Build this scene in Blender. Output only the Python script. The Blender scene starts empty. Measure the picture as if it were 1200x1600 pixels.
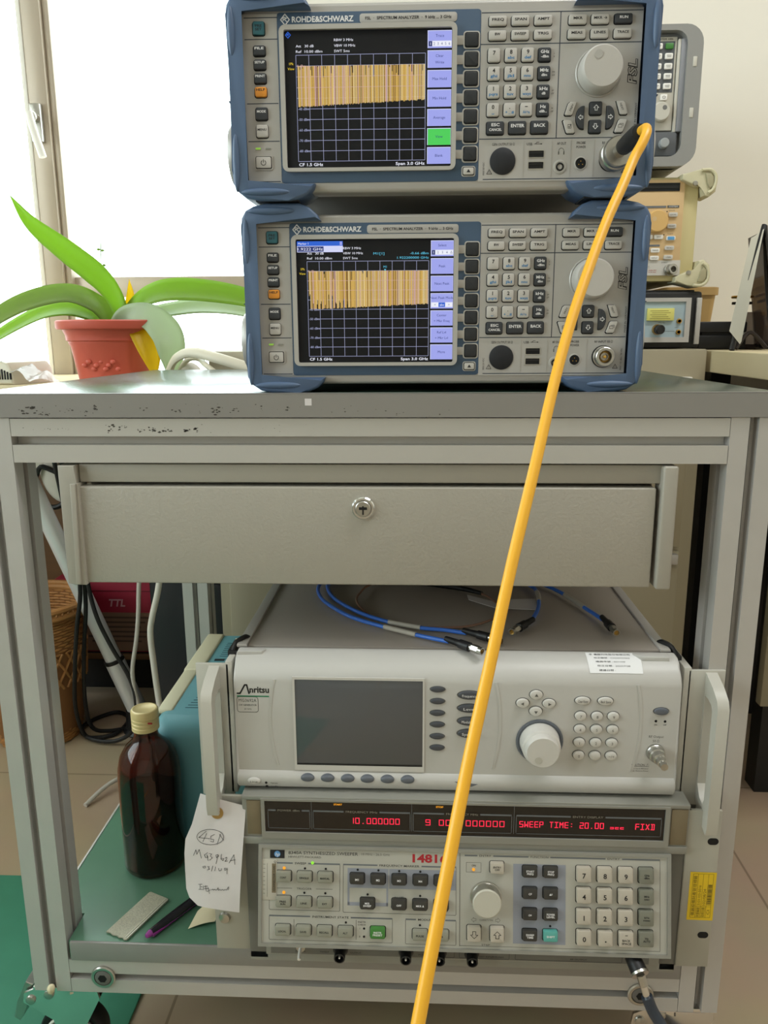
import bpy, bmesh, math, random
from mathutils import Vector, Matrix

C = bpy.context.scene.collection
random.seed(7)
R = math.radians

# ------------------------------------------------------------------ camera
def make_camera():
    p, y, r = R(12.6068), R(2.6983), R(-0.3120)
    B = Matrix(((1, 0, 0), (0, 0, -1), (0, 1, 0)))
    Rz = Matrix(((math.cos(y), math.sin(y), 0), (-math.sin(y), math.cos(y), 0), (0, 0, 1)))
    P = Matrix(((1, 0, 0), (0, math.cos(p), -math.sin(p)), (0, math.sin(p), math.cos(p))))
    Q = Matrix(((math.cos(r), -math.sin(r), 0), (math.sin(r), math.cos(r), 0), (0, 0, 1)))
    M = Q @ P @ B @ Rz
    m = Matrix((M[0], -M[1], -M[2])).transposed().to_4x4()
    m.translation = (0, -0.69, 0.80)
    cam = bpy.data.cameras.new('camera')
    cam.sensor_fit = 'VERTICAL'; cam.sensor_height = 36.0
    cam.lens = 1223.73 / 1600 * 36.0
    cam.clip_start = 0.02
    o = bpy.data.objects.new('camera', cam); C.objects.link(o)
    o.matrix_world = m
    bpy.context.scene.camera = o
make_camera()

# ------------------------------------------------------------------ light and exposure
sc = bpy.context.scene
sc.view_settings.view_transform = 'Standard'
sc.view_settings.look = 'None'
sc.view_settings.gamma = 1.0
sc.view_settings.use_curve_mapping = False
sc.view_settings.exposure = -0.5
sc.cycles.max_bounces = 8
sc.cycles.sample_clamp_indirect = 6.0

w = bpy.data.worlds.new('sky'); sc.world = w; w.use_nodes = True
bg = w.node_tree.nodes['Background']
bg.inputs[0].default_value = (0.93, 0.97, 1.0, 1); bg.inputs[1].default_value = 10.0

def area(name, loc, rot, sx, sy, power, col=(1, 1, 1)):
    l = bpy.data.lights.new(name, 'AREA'); l.shape = 'RECTANGLE'
    l.size = sx; l.size_y = sy; l.energy = power; l.color = col
    o = bpy.data.objects.new(name, l); C.objects.link(o)
    o.location = loc; o.rotation_euler = rot
    return o
area('ceiling_lamp', (-0.35, -1.05, 2.58), (0, 0, 0), 1.2, 0.3, 6, (1.0, 1.0, 1.0))
area('ceiling_lamp', (0.95, -0.35, 2.58), (0, 0, 0), 1.2, 0.3, 33, (1.0, 1.0, 1.0))
pl = area('window_daylight', (-0.95, 1.16, 1.45), (R(-90), 0, 0), 1.3, 1.4, 1)
pl.data.cycles.is_portal = True
pl = area('window_daylight', (-1.80, -0.70, 1.45), (0, R(-90), 0), 1.4, 2.1, 1)
pl.data.cycles.is_portal = True

# ------------------------------------------------------------------ materials
def lin(h):
    v = [int(h[i:i + 2], 16) / 255 for i in (0, 2, 4)]
    return tuple(x / 12.92 if x <= 0.04045 else ((x + 0.055) / 1.055) ** 2.4 for x in v) + (1.0,)

def mat(name, col, rough=0.5, metal=0.0, bump=0.0, bscale=400.0, var=0.0, vscale=8.0, spec=0.5, coat=0.0, trans=0.0):
    m = bpy.data.materials.new(name); m.use_nodes = True
    nt = m.node_tree; b = nt.nodes['Principled BSDF']
    b.inputs['Base Color'].default_value = lin(col)
    b.inputs['Roughness'].default_value = rough
    b.inputs['Metallic'].default_value = metal
    b.inputs['Specular IOR Level'].default_value = spec
    b.inputs['Coat Weight'].default_value = coat
    b.inputs['Transmission Weight'].default_value = trans
    if bump or var:
        tc = nt.nodes.new('ShaderNodeTexCoord')
    if bump:
        n = nt.nodes.new('ShaderNodeTexNoise'); n.inputs['Scale'].default_value = bscale
        n.inputs['Detail'].default_value = 2.0
        bp = nt.nodes.new('ShaderNodeBump'); bp.inputs['Strength'].default_value = bump
        bp.inputs['Distance'].default_value = 0.001
        nt.links.new(tc.outputs['Object'], n.inputs['Vector'])
        nt.links.new(n.outputs['Fac'], bp.inputs['Height'])
        nt.links.new(bp.outputs['Normal'], b.inputs['Normal'])
    if var:
        n2 = nt.nodes.new('ShaderNodeTexNoise'); n2.inputs['Scale'].default_value = vscale
        n2.inputs['Detail'].default_value = 5.0
        mx = nt.nodes.new('ShaderNodeMix'); mx.data_type = 'RGBA'
        c = lin(col)
        mx.inputs['A'].default_value = tuple(x * (1 - var) for x in c[:3]) + (1,)
        mx.inputs['B'].default_value = tuple(min(1, x * (1 + var)) for x in c[:3]) + (1,)
        nt.links.new(tc.outputs['Object'], n2.inputs['Vector'])
        nt.links.new(n2.outputs['Fac'], mx.inputs['Factor'])
        nt.links.new(mx.outputs['Result'], b.inputs['Base Color'])
    return m

def glow(name, col, power):
    m = bpy.data.materials.new(name); m.use_nodes = True
    b = m.node_tree.nodes['Principled BSDF']
    b.inputs['Base Color'].default_value = (0.01, 0.01, 0.01, 1)
    b.inputs['Roughness'].default_value = 0.35
    b.inputs['Emission Color'].default_value = lin(col)
    b.inputs['Emission Strength'].default_value = power * 1.4
    return m

def speckle(name, col, dark, rough, metal, scale, thresh, bias=None):
    """a coat with chipped dark spots"""
    m = mat(name, col, rough, metal)
    nt = m.node_tree; b = nt.nodes['Principled BSDF']
    tc = nt.nodes.new('ShaderNodeTexCoord')
    n = nt.nodes.new('ShaderNodeTexNoise'); n.inputs['Scale'].default_value = scale; n.inputs['Detail'].default_value = 4
    n2 = nt.nodes.new('ShaderNodeTexNoise'); n2.inputs['Scale'].default_value = scale * 0.09
    ad = nt.nodes.new('ShaderNodeMath'); ad.operation = 'ADD'
    r = nt.nodes.new('ShaderNodeValToRGB')
    r.color_ramp.elements[0].position = thresh; r.color_ramp.elements[1].position = thresh + 0.02
    r.color_ramp.elements[0].color = (0, 0, 0, 1); r.color_ramp.elements[1].color = (1, 1, 1, 1)
    mx = nt.nodes.new('ShaderNodeMix'); mx.data_type = 'RGBA'
    mx.inputs['A'].default_value = lin(col); mx.inputs['B'].default_value = lin(dark)
    L = nt.links.new
    L(tc.outputs['Object'], n.inputs['Vector']); L(tc.outputs['Object'], n2.inputs['Vector'])
    sx_ = nt.nodes.new('ShaderNodeSeparateXYZ'); mr = nt.nodes.new('ShaderNodeMapRange')     # wear fades to the right end
    mr.inputs['From Min'].default_value = -0.30; mr.inputs['From Max'].default_value = 0.10
    mr.inputs['To Min'].default_value = 0.0; mr.inputs['To Max'].default_value = -0.12
    ad2 = nt.nodes.new('ShaderNodeMath'); ad2.operation = 'ADD'
    L(tc.outputs['Object'], sx_.inputs[0]); L(sx_.outputs['X'], mr.inputs['Value'])
    L(n2.outputs['Fac'], ad2.inputs[0]); L(mr.outputs['Result'], ad2.inputs[1])
    L(n.outputs['Fac'], ad.inputs[0]); L(ad2.outputs[0], ad.inputs[1])
    L(ad.outputs[0], r.inputs['Fac']); L(r.outputs['Color'], mx.inputs['Factor'])
    L(mx.outputs['Result'], b.inputs['Base Color'])
    return m

def brushed(name, col, rough, stretch=(1, 1, 60), metal=0.0, amt=0.12, scale=14):
    m = mat(name, col, rough, metal)
    nt = m.node_tree; b = nt.nodes['Principled BSDF']
    tc = nt.nodes.new('ShaderNodeTexCoord'); mp = nt.nodes.new('ShaderNodeMapping')
    mp.inputs['Scale'].default_value = stretch
    n = nt.nodes.new('ShaderNodeTexNoise'); n.inputs['Scale'].default_value = scale; n.inputs['Detail'].default_value = 4
    mx = nt.nodes.new('ShaderNodeMix'); mx.data_type = 'RGBA'
    c = lin(col)
    mx.inputs['A'].default_value = tuple(x * (1 - amt) for x in c[:3]) + (1,)
    mx.inputs['B'].default_value = tuple(min(1, x * (1 + amt)) for x in c[:3]) + (1,)
    L = nt.links.new
    L(tc.outputs['Object'], mp.inputs['Vector']); L(mp.outputs['Vector'], n.inputs['Vector'])
    L(n.outputs['Fac'], mx.inputs['Factor']); L(mx.outputs['Result'], b.inputs['Base Color'])
    mr = nt.nodes.new('ShaderNodeMapRange'); mr.inputs['To Min'].default_value = rough * 0.75; mr.inputs['To Max'].default_value = rough * 1.3
    L(n.outputs['Fac'], mr.inputs['Value']); L(mr.outputs['Result'], b.inputs['Roughness'])
    return m

def translucent(name, col, col2, mixf=0.5):
    m = bpy.data.materials.new(name); m.use_nodes = True
    nt = m.node_tree; nt.nodes.clear()
    out = nt.nodes.new('ShaderNodeOutputMaterial')
    d = nt.nodes.new('ShaderNodeBsdfPrincipled'); d.inputs['Base Color'].default_value = lin(col); d.inputs['Roughness'].default_value = 0.4
    t = nt.nodes.new('ShaderNodeBsdfTranslucent'); t.inputs['Color'].default_value = lin(col2)
    x = nt.nodes.new('ShaderNodeMixShader'); x.inputs['Fac'].default_value = mixf
    L = nt.links.new
    L(d.outputs[0], x.inputs[1]); L(t.outputs[0], x.inputs[2]); L(x.outputs[0], out.inputs['Surface'])
    return m

def clear(name, col, amount=0.85, rough=0.05):
    """thin clear sheet: mostly transparent with a glossy film"""
    m = bpy.data.materials.new(name); m.use_nodes = True
    nt = m.node_tree; nt.nodes.clear()
    out = nt.nodes.new('ShaderNodeOutputMaterial')
    t = nt.nodes.new('ShaderNodeBsdfTransparent'); t.inputs['Color'].default_value = lin(col)
    d = nt.nodes.new('ShaderNodeBsdfPrincipled'); d.inputs['Base Color'].default_value = lin(col); d.inputs['Roughness'].default_value = rough
    x = nt.nodes.new('ShaderNodeMixShader'); x.inputs['Fac'].default_value = 1 - amount
    L = nt.links.new
    L(t.outputs[0], x.inputs[1]); L(d.outputs[0], x.inputs[2]); L(x.outputs[0], out.inputs['Surface'])
    return m

M = {}
M['alu'] = brushed('anodised aluminium', 'bdbab6', 0.42, (3, 3, 3), 0.25, 0.05)
M['alu_trim'] = speckle('scuffed aluminium trim', '8f8c88', '47423c', 0.4, 0.2, 110, 1.11)
M['alu_rail'] = speckle('marked aluminium rail', 'bdbab4', '57524a', 0.42, 0.2, 110, 1.14)
M['alu_dark'] = mat('slot interior', '6e6d6b', 0.5, 0.3)
M['green_top'] = brushed('green laminate', '2a3f37', 0.22, (3, 60, 1), 0, 0.35, 5)
M['green_top'].node_tree.nodes['Principled BSDF'].inputs['Specular IOR Level'].default_value = 0.22
M['green_tray'] = mat('green tray laminate', '587f68', 0.25, var=0.22, vscale=9)
M['green_mat'] = mat('green rubber', '458f74', 0.55, var=0.12, vscale=20)
M['hammer'] = mat('hammered grey paint', 'a6a196', 0.27, bump=0.4, bscale=330)
M['hammer_dark'] = mat('grey paint frame', 'a49f94', 0.4, bump=0.1, bscale=420)
M['chrome'] = mat('chrome', 'd8d8d6', 0.12, 1.0)
M['steel'] = mat('brushed steel', 'b6b4ae', 0.3, 1.0)
M['brass'] = mat('brass', 'c79d52', 0.3, 1.0)
M['gold'] = mat('gold pin', 'e0b65c', 0.25, 1.0)
M['black'] = mat('black plastic', '141416', 0.45)
M['black_soft'] = mat('black rubber boot', '101011', 0.55)
M['blackhole'] = mat('dark openings and key shadows', '050506', 0.8)  # real openings, and the shadow rings painted round the keys
M['white'] = mat('white plastic', 'e9e6df', 0.4)
M['ink'] = mat('black print', '16161a', 0.6)
M['scale_ink'] = mat('pale scale print', '8d877a', 0.6)
M['ink_grey'] = mat('grey print', '5d5c58', 0.6)
M['ink_blue'] = mat('blue print', '2f78ad', 0.6)
M['ink_white'] = mat('white print', 'e4e4e4', 0.6)
M['ink_red'] = mat('red ink', 'a8202a', 0.6)
# spectrum analyser
M['fsl_case'] = mat('case grey paint', '8d8a85', 0.5)
M['fsl_frame'] = mat('silver front frame', 'aeaba6', 0.35, 0.2)
M['fsl_light'] = mat('warm grey panel', 'b0ada8', 0.5, var=0.03, vscale=60)
M['fsl_slate'] = mat('slate blue panel', '3e546c', 0.5)
M['fsl_line'] = mat('panel rule', '2f3947', 0.6)
M['fsl_bump'] = mat('blue rubber bumper', '4f6482', 0.42, var=0.06, vscale=20)
M['key_light'] = mat('light key', 'bdb9b3', 0.4)
M['key_dark'] = mat('charcoal key', '33363b', 0.4)
M['key_soft'] = mat('black softkey', '24272b', 0.4)
M['key_teal'] = mat('teal key', '2a6470', 0.4)
M['key_orange'] = mat('orange key', 'e0912f', 0.4)
M['bezel'] = mat('light bezel', 'b0ada7', 0.35)
M['scr_black'] = glow('screen black', '0b0d14', 0.35)
M['scr_white'] = glow('screen white', 'f2f4ff', 0.95)
M['scr_grid'] = glow('screen grid', 'b9bfe6', 0.75)
M['scr_soft'] = glow('screen lavender', 'a2a8f0', 0.95)
M['scr_softtop'] = glow('screen lavender edge', 'd6dafc', 0.95)
M['scr_ink'] = glow('screen navy', '3a4a9a', 0.5)
M['scr_green'] = glow('screen green', '4fd25c', 0.95)
M['scr_amber'] = glow('screen amber', 'd9b05a', 0.9)
M['scr_amber2'] = glow('screen pale amber', 'e9cf94', 0.9)
M['scr_amber3'] = glow('screen brown', '8a6430', 0.8)
M['scr_pink'] = glow('screen pink', 'd8b0a8', 0.9)
M['scr_yel'] = glow('screen yellow', 'f0d23c', 0.95)
M['scr_blue'] = glow('screen blue', '2f66d8', 0.9)
M['scr_cyan'] = glow('screen cyan', '5ec8e6', 0.95)
for _n in [k for k in M if k.startswith('scr_')]: M[_n].node_tree.nodes['Principled BSDF'].inputs['Specular IOR Level'].default_value = 0.2
M['led_green'] = glow('green lamp', '9ad24a', 0.7)
M['led_off'] = mat('unlit lamp', '8d8d86', 0.3)
# signal generator
M['sg_face'] = mat('pale grey moulding', 'bcbab5', 0.38, var=0.03, vscale=30)
M['sg_top'] = mat('brown grey lid', 'a69d95', 0.42, 0.1, bump=0.05, bscale=600, var=0.05, vscale=6)
M['sg_edge'] = mat('lid edge', 'b5b0aa', 0.4)
M['sg_glass'] = mat('dark display glass', '55575a', 0.06, spec=0.6)
M['sg_oval'] = mat('dark oval key', '45484e', 0.4)
M['sg_oval2'] = mat('slate oval key', '5d626a', 0.4)
M['sg_key'] = mat('pale round key', 'cbc8c2', 0.35)
M['sg_handle'] = mat('painted handle', 'bab7ad', 0.42, var=0.05, vscale=25)
M['teal_line'] = mat('green underline', '1c7a52', 0.5)
# sweeper
M['hp_frame'] = mat('grey cast frame', '8f8e86', 0.45, 0.1, var=0.08, vscale=18)
M['hp_dark'] = mat('dark grey side', '6c6b65', 0.5)
M['hp_panel'] = mat('pale keyboard panel', 'aeaca2', 0.5, var=0.04, vscale=25)
M['hp_grey'] = mat('blue grey field', '8e929c', 0.55)
M['hp_rule'] = mat('grey rule', '6a6e72', 0.6)
M['hp_olive'] = mat('olive patch', '7a6d55', 0.6, var=0.15, vscale=60)
M['hp_key'] = mat('cream key', 'b5ad9f', 0.4)
M['hp_kgrey'] = mat('olive grey key', '8b8a7c', 0.4)
M['hp_kgrey2'] = mat('dark olive key', '77776a', 0.4)
M['hp_kdark'] = mat('dark brown key', '35332f', 0.4)
M['hp_kgreen'] = mat('green key', '3f7a35', 0.4)
M['hp_kteal'] = mat('teal key cap', '58a39a', 0.4)
M['hp_window'] = mat('smoked window', '1b1714', 0.15)
M['hp_red'] = glow('red segment', 'ff2448', 1.3)
M['hp_amb'] = glow('amber lamp', 'f0a020', 1.1)
M['hp_knob'] = mat('knob face', 'bcb8aa', 0.45)
M['ear'] = mat('painted rack ear', 'a8a599', 0.45, var=0.06, vscale=25)
M['yellow_label'] = mat('yellow label', 'e0bd1e', 0.5)
M['label_ink'] = mat('label print', '6b5a10', 0.6)
M['paper'] = mat('white paper', 'd9d4d4', 0.8, var=0.03, vscale=60)
M['paper_cream'] = mat('cream paper', 'd8cdac', 0.8)
M['kraft'] = mat('kraft ring', 'a8854a', 0.8)
M['yel_cable'] = mat('yellow cable jacket', 'eeb02c', 0.35)
M['blue_cable'] = mat('blue cable jacket', '3a72d4', 0.35)
M['copper'] = mat('brown coax', '8d6a58', 0.4)
M['sleeve'] = mat('grey marker sleeve', 'b3ada2', 0.5)
M['wall'] = mat('cream wall paint', 'e8e3d8', 0.85, bump=0.05, bscale=60)
M['frame'] = mat('bronze window frame', 'b3a695', 0.4, 0.2)
M['frame_white'] = mat('white sash edge', 'e8e4dc', 0.4)
M['beige'] = mat('beige cabinet paint', 'a39a82', 0.45)
M['cream'] = mat('cream laminate', 'd6c7a2', 0.5)
M['hp_blue'] = mat('logo blue', '5a8fc0', 0.5)
M['led_lime'] = glow('lime lamp', '8fe23a', 1.1)
M['clear_tab'] = mat('clear plastic tab', 'bab5a9', 0.25)
M['chip'] = mat('dark chipped spot', '3f3a34', 0.6)
M['navy_cable'] = mat('navy grey cable jacket', '2c343f', 0.4)
def amber():
    m = mat('amber glass', 'a04a14', 0.03, trans=1.0); m.node_tree.nodes['Principled BSDF'].inputs['IOR'].default_value = 1.45; return m
M['amber_glass'] = amber()
M['brown_liquid'] = mat('dark brown liquid', '160806', 0.1)
M['gold_cap'] = mat('pale gold cap', 'd8c48c', 0.35, 0.1)
M['foil_strip'] = mat('frosted strip', 'b6b4a0', 0.35, bump=0.8, bscale=900, var=0.4, vscale=550)
M['foil_edge'] = mat('clear strip edge', 'd9d8ca', 0.2)
M['purple'] = mat('purple plastic', '8a2f86', 0.3)
M['pen_black'] = mat('glossy black barrel', '26242a', 0.2)
M['teal_case'] = mat('teal case', '5f97a0', 0.5, var=0.04, vscale=20)
M['teal_dark'] = mat('teal vent', '1f4a52', 0.7)
M['scope_cream'] = mat('cream shell', 'd2ccae', 0.5)
M['terracotta'] = mat('terracotta plastic', 'bf5442', 0.5)
M['soil'] = mat('soil', '3a2a1d', 0.9, bump=0.6, bscale=120)
M['leaf_a'] = translucent('bright green leaf', '86a83a', 'aad036', 0.55)
M['leaf_b'] = translucent('olive green leaf', '7f9556', 'a9c452', 0.5)
M['leaf_pale'] = translucent('pale green leaf', 'b8c8ac', 'c8dea4', 0.4)
M['leaf_yel'] = translucent('yellow leaf', 'dcc01c', 'f4dc20', 0.55)
M['cream_plastic'] = mat('cream plastic', 'cfc8b4', 0.45)
M['grey_plastic'] = mat('grey plastic', '8d8a86', 0.5)
M['film'] = clear('clear film', 'f2f4f4', 0.55, 0.12)
M['brown_wood'] = brushed('brown wood', '6a4a2c', 0.5, (1, 1, 12), 0, 0.25, 10)
M['red_card'] = mat('red card', '9c1c38', 0.5)
M['red_dark'] = mat('dark red card', '6d1428', 0.5)
M['brown_card'] = mat('brown card', '7d5f4c', 0.7)
M['brown_print'] = mat('brown print', '513a30', 0.7)
M['pink_print'] = mat('pink print', 'c9909a', 0.6)
M['tower'] = mat('black tower', '15161b', 0.5)
M['tower2'] = mat('black tower front', '1d1e24', 0.4)
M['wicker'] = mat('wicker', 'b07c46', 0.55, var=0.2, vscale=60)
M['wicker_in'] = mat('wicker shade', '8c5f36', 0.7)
M['tube_silver'] = mat('satin silver tube', 'dcdcdc', 0.34, 0.25)
M['pad_white'] = mat('pale pad', 'd8d2c6', 0.6)
M['cord_grey'] = mat('grey white cord', 'c4bfb6', 0.45)
M['cord_cream'] = mat('cream white cord', 'dcd7cc', 0.45)
M['gi_case'] = mat('mid grey case', '8d8c88', 0.5)
M['gi_in'] = mat('dark grey recess', '6c6c6a', 0.55)
M['gi_dark'] = mat('charcoal grey', '54575a', 0.55)
M['gi_dark2'] = mat('grey slot', '85868a', 0.5)
M['gi_panel'] = mat('pale grey panel', 'c2beb2', 0.5)
M['gi_knob'] = mat('grey button', '9a9d9e', 0.4)
M['bi_cream'] = mat('cream case', 'd0c391', 0.5)
M['bi_tan'] = mat('tan panel', 'd4b586', 0.55)
M['bi_pale'] = mat('pale grey field', 'c9c5bd', 0.5)
M['bi_knob'] = mat('tan knob', 'd8b070', 0.45)
M['bi_blue'] = mat('blue key', '5a9bd0', 0.4)
M['bi_guard'] = mat('cream rubber', 'd0c9a8', 0.55)
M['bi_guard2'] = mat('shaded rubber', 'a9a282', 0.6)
M['blue_face'] = mat('pale blue face', 'a6bac3', 0.5)
M['yellow_note'] = mat('yellow note', 'dcd77a', 0.6)
M['bin_tan'] = mat('tan plastic', 'b8975f', 0.5)
M['page'] = mat('page white', 'd9d3c4', 0.6)
M['smoke'] = clear('smoky acrylic', '4a423f', 0.55, 0.1)
M['acrylic'] = clear('clear acrylic', 'b9b2ac', 0.6, 0.1)

# ------------------------------------------------------------------ mesh builder
_txt = {}
def text_mesh(s, bold):
    k = (s, bold)
    if k not in _txt:
        c = bpy.data.curves.new('t', 'FONT'); c.body = s; c.size = 1; c.resolution_u = 2; c.offset = bold
        o = bpy.data.objects.new('t', c); me = o.to_mesh()
        v = [tuple(q.co[:2]) for q in me.vertices]; f = [tuple(p.vertices) for p in me.polygons]
        o.to_mesh_clear(); bpy.data.objects.remove(o); bpy.data.curves.remove(c)
        xs = [q[0] for q in v] or [0, 1]
        _txt[k] = (v, f, min(xs), max(xs))
    return _txt[k]

def catmull(pts, sub=6):
    P = [Vector(p) for p in pts]
    if sub < 2 or len(P) < 3: return P
    out = []
    for i in range(len(P) - 1):
        a = P[i - 1] if i else P[0] * 2 - P[1]
        b, c = P[i], P[i + 1]
        d = P[i + 2] if i + 2 < len(P) else P[-1] * 2 - P[-2]
        for k in range(sub):
            t = k / sub
            out.append(0.5 * ((2 * b) + (c - a) * t + (2 * a - 5 * b + 4 * c - d) * t * t + (3 * b - a - 3 * c + d) * t ** 3))
    out.append(P[-1]); return out

def rrect(cx, cz, w, h, r, n=4):
    """rounded rectangle outline, counter-clockwise in x,z"""
    r = max(0.0001, min(r, w / 2 - 1e-4, h / 2 - 1e-4)); o = []
    for sx, sz, a0 in ((1, 1, 0), (-1, 1, 90), (-1, -1, 180), (1, -1, 270)):
        for k in range(n + 1):
            a = R(a0 + 90 * k / n)
            o.append((cx + sx * (w / 2 - r) + r * math.cos(a), cz + sz * (h / 2 - r) + r * math.sin(a)))
    return o

class MB:
    """collects shapes in millimetres (k = 0.001) and links them as ONE mesh object"""
    def __init__(s, k=0.001, M=None):
        s.v = []; s.f = []; s.fm = []; s.mats = []; s.k = k; s.M = M or Matrix()
    def mi(s, m):
        m = globals()['M'][m] if isinstance(m, str) else m
        if m not in s.mats: s.mats.append(m)
        return s.mats.index(m)
    def add(s, verts, faces, m):
        b = len(s.v); i = s.mi(m)
        for q in verts: s.v.append(tuple((s.M @ Vector(q)) * s.k))
        for f in faces: s.f.append([b + j for j in f]); s.fm.append(i)
        return s
    def loops(s, rings, m, cap0=True, cap1=True, closed=True):
        n = len(rings[0]); V = [p for r in rings for p in r]; F = []
        for i in range(len(rings) - 1):
            for j in range(n if closed else n - 1):
                a = i * n + j; b = i * n + (j + 1) % n
                F.append((a, b, b + n, a + n))
        if cap0: F.append(tuple(reversed(range(n))))
        if cap1: F.append(tuple((len(rings) - 1) * n + j for j in range(n)))
        return s.add(V, F, m)
    def box(s, x0, x1, y0, y1, z0, z1, m, b=0.0, seg=2):
        if b <= 0:
            V = [(x, y, z) for x in (x0, x1) for y in (y0, y1) for z in (z0, z1)]
            F = [(0, 1, 3, 2), (4, 6, 7, 5), (0, 4, 5, 1), (2, 3, 7, 6), (0, 2, 6, 4), (1, 5, 7, 3)]
            return s.add(V, F, m)
        t = bmesh.new(); bmesh.ops.create_cube(t, size=1)
        for q in t.verts:
            q.co = Vector(((x0 + x1) / 2 + q.co.x * (x1 - x0), (y0 + y1) / 2 + q.co.y * (y1 - y0), (z0 + z1) / 2 + q.co.z * (z1 - z0)))
        bmesh.ops.bevel(t, geom=t.edges[:], offset=b, segments=seg, affect='EDGES', profile=0.5)
        t.verts.index_update()
        s.add([q.co[:] for q in t.verts], [[q.index for q in f.verts] for f in t.faces], m); t.free(); return s
    def rbox(s, cx, cz, w, h, r, y0, y1, m, rd=0.8, n=4):
        """rounded-rectangle slab, back at y0, softened front at y1 < y0"""
        rg = []
        for ins, y in ((0, y0), (0, y1 + rd), (rd * 0.3, y1 + rd * 0.3), (rd, y1)):
            rg.append([(x, y, z) for x, z in rrect(cx, cz, w - 2 * ins, h - 2 * ins, max(0.1, r - ins * 0.6), n)])
        return s.loops(rg, m)
    def prism(s, pts, y0, y1, m, ax='y', bev=0.0):
        """polygon in x,z pushed along y (ax='y'); in y,z along x ('x'); in x,y along z ('z')"""
        f = {'y': lambda a, b, t: (a, t, b), 'x': lambda a, b, t: (t, a, b), 'z': lambda a, b, t: (a, b, t)}[ax]
        t = bmesh.new()
        A = [t.verts.new(f(a, b, y0)) for a, b in pts]; Bv = [t.verts.new(f(a, b, y1)) for a, b in pts]
        n = len(pts)
        f0 = t.faces.new(A); f1 = t.faces.new(list(reversed(Bv)))
        for i in range(n): t.faces.new((A[i], Bv[i], Bv[(i + 1) % n], A[(i + 1) % n]))
        if bev:
            es = list(f0.edges) + list(f1.edges)
            bmesh.ops.bevel(t, geom=es, offset=bev, segments=3, affect='EDGES', profile=0.5)
        t.verts.index_update()
        s.add([q.co[:] for q in t.verts], [[q.index for q in q2.verts] for q2 in t.faces], m); t.free(); return s
    def frame(s, outer, inner, y0, y1, m, ax='y'):
        f = {'y': lambda a, b, t: (a, t, b), 'x': lambda a, b, t: (t, a, b), 'z': lambda a, b, t: (a, b, t)}[ax]
        n = len(outer); V = []
        for P, t in ((outer, y0), (inner, y0), (inner, y1), (outer, y1)): V += [f(a, b, t) for a, b in P]
        F = []
        for i in range(4):
            for j in range(n):
                a = i * n + j; b = i * n + (j + 1) % n; c = ((i + 1) % 4) * n
                F.append((a, b, c + (j + 1) % n, c + j))
        return s.add(V, F, m)
    def cyl(s, p0, p1, r0, m, r1=None, n=20, cap=True):
        p0, p1 = Vector(p0), Vector(p1); r1 = r0 if r1 is None else r1
        q = (p1 - p0).to_track_quat('Z', 'Y')
        rg = []
        for p, r in ((p0, r0), (p1, r1)):
            rg.append([tuple(p + q @ Vector((r * math.cos(2 * math.pi * i / n), r * math.sin(2 * math.pi * i / n), 0))) for i in range(n)])
        return s.loops(rg, m, cap, cap)
    def lathe(s, prof, o, d, m, n=28, cap=True):
        o = Vector(o); q = Vector(d).to_track_quat('Z', 'Y'); rg = []
        for r, h in prof:
            r = max(r, 1e-4)
            rg.append([tuple(o + q @ Vector((r * math.cos(2 * math.pi * i / n), r * math.sin(2 * math.pi * i / n), h))) for i in range(n)])
        return s.loops(rg, m, cap, cap)
    def tube(s, pts, r, m, n=10, sub=6, cap=True, flat=None):
        P = catmull(pts, sub); rg = []; up = Vector((0.3, 0.2, 0.93))
        for i, p in enumerate(P):
            d = (P[min(i + 1, len(P) - 1)] - P[max(i - 1, 0)])
            if d.length < 1e-9: d = Vector((0, 0, 1))
            d.normalize(); a = d.cross(up)
            if a.length < 1e-3: a = d.cross(Vector((1, 0, 0)))
            a.normalize(); b = a.cross(d).normalized()
            up = b
            rr = r(i / (len(P) - 1)) if callable(r) else r
            fl = flat or 1.0
            rg.append([tuple(p + a * (rr * math.cos(2 * math.pi * k / n)) + b * (rr * fl * math.sin(2 * math.pi * k / n))) for k in range(n)])
        return s.loops(rg, m, cap, cap)
    def ell(s, c, rad, m, n=16, k=10, rot=None):
        rg = []; Rm = rot or Matrix()
        for i in range(k + 1):
            a = math.pi * i / k; z = math.cos(a); rr = max(1e-4, math.sin(a))
            rg.append([tuple(Vector(c) + Rm @ Vector((rad[0] * rr * math.cos(2 * math.pi * j / n), rad[1] * rr * math.sin(2 * math.pi * j / n), rad[2] * z))) for j in range(n)])
        return s.loops(rg, m)
    def quad(s, x0, x1, z0, z1, y, m):
        return s.add([(x0, y, z0), (x1, y, z0), (x1, y, z1), (x0, y, z1)], [(0, 1, 2, 3)], m)
    def poly(s, pts, y, m):
        return s.add([(a, y, b) for a, b in pts], [tuple(range(len(pts)))], m)
    def line(s, pts, wd, y, m, closed=False):
        """flat stroke in x,z"""
        P = [Vector(p) for p in pts]
        if closed: P.append(P[0])
        for a, b in zip(P, P[1:]):
            d = b - a
            if d.length < 1e-6: continue
            nn = Vector((-d.y, d.x)).normalized() * (wd / 2); e = d.normalized() * (wd / 3)
            q = [a - e + nn, b + e + nn, b + e - nn, a - e - nn]
            s.add([(t.x, y, t.y) for t in q], [(0, 1, 2, 3)], m)
        return s
    def text(s, t, cx, cz, h, m, y=-0.15, w=None, rot=0, bold=0.0, al='C', shear=0.0):
        v, f, a, b = text_mesh(t, bold)
        k = h / 0.70; kx = k if w is None else w / max(1e-6, b - a)
        x0 = {'C': (a + b) / 2, 'L': a, 'R': b}[al]
        ca, sa = math.cos(R(rot)), math.sin(R(rot)); V = []
        for px, py in v:
            X = (px - x0 + shear * py) * kx; Z = (py - 0.35) * k
            V.append((cx + X * ca - Z * sa, y, cz + X * sa + Z * ca))
        return s.add(V, f, m)
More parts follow.
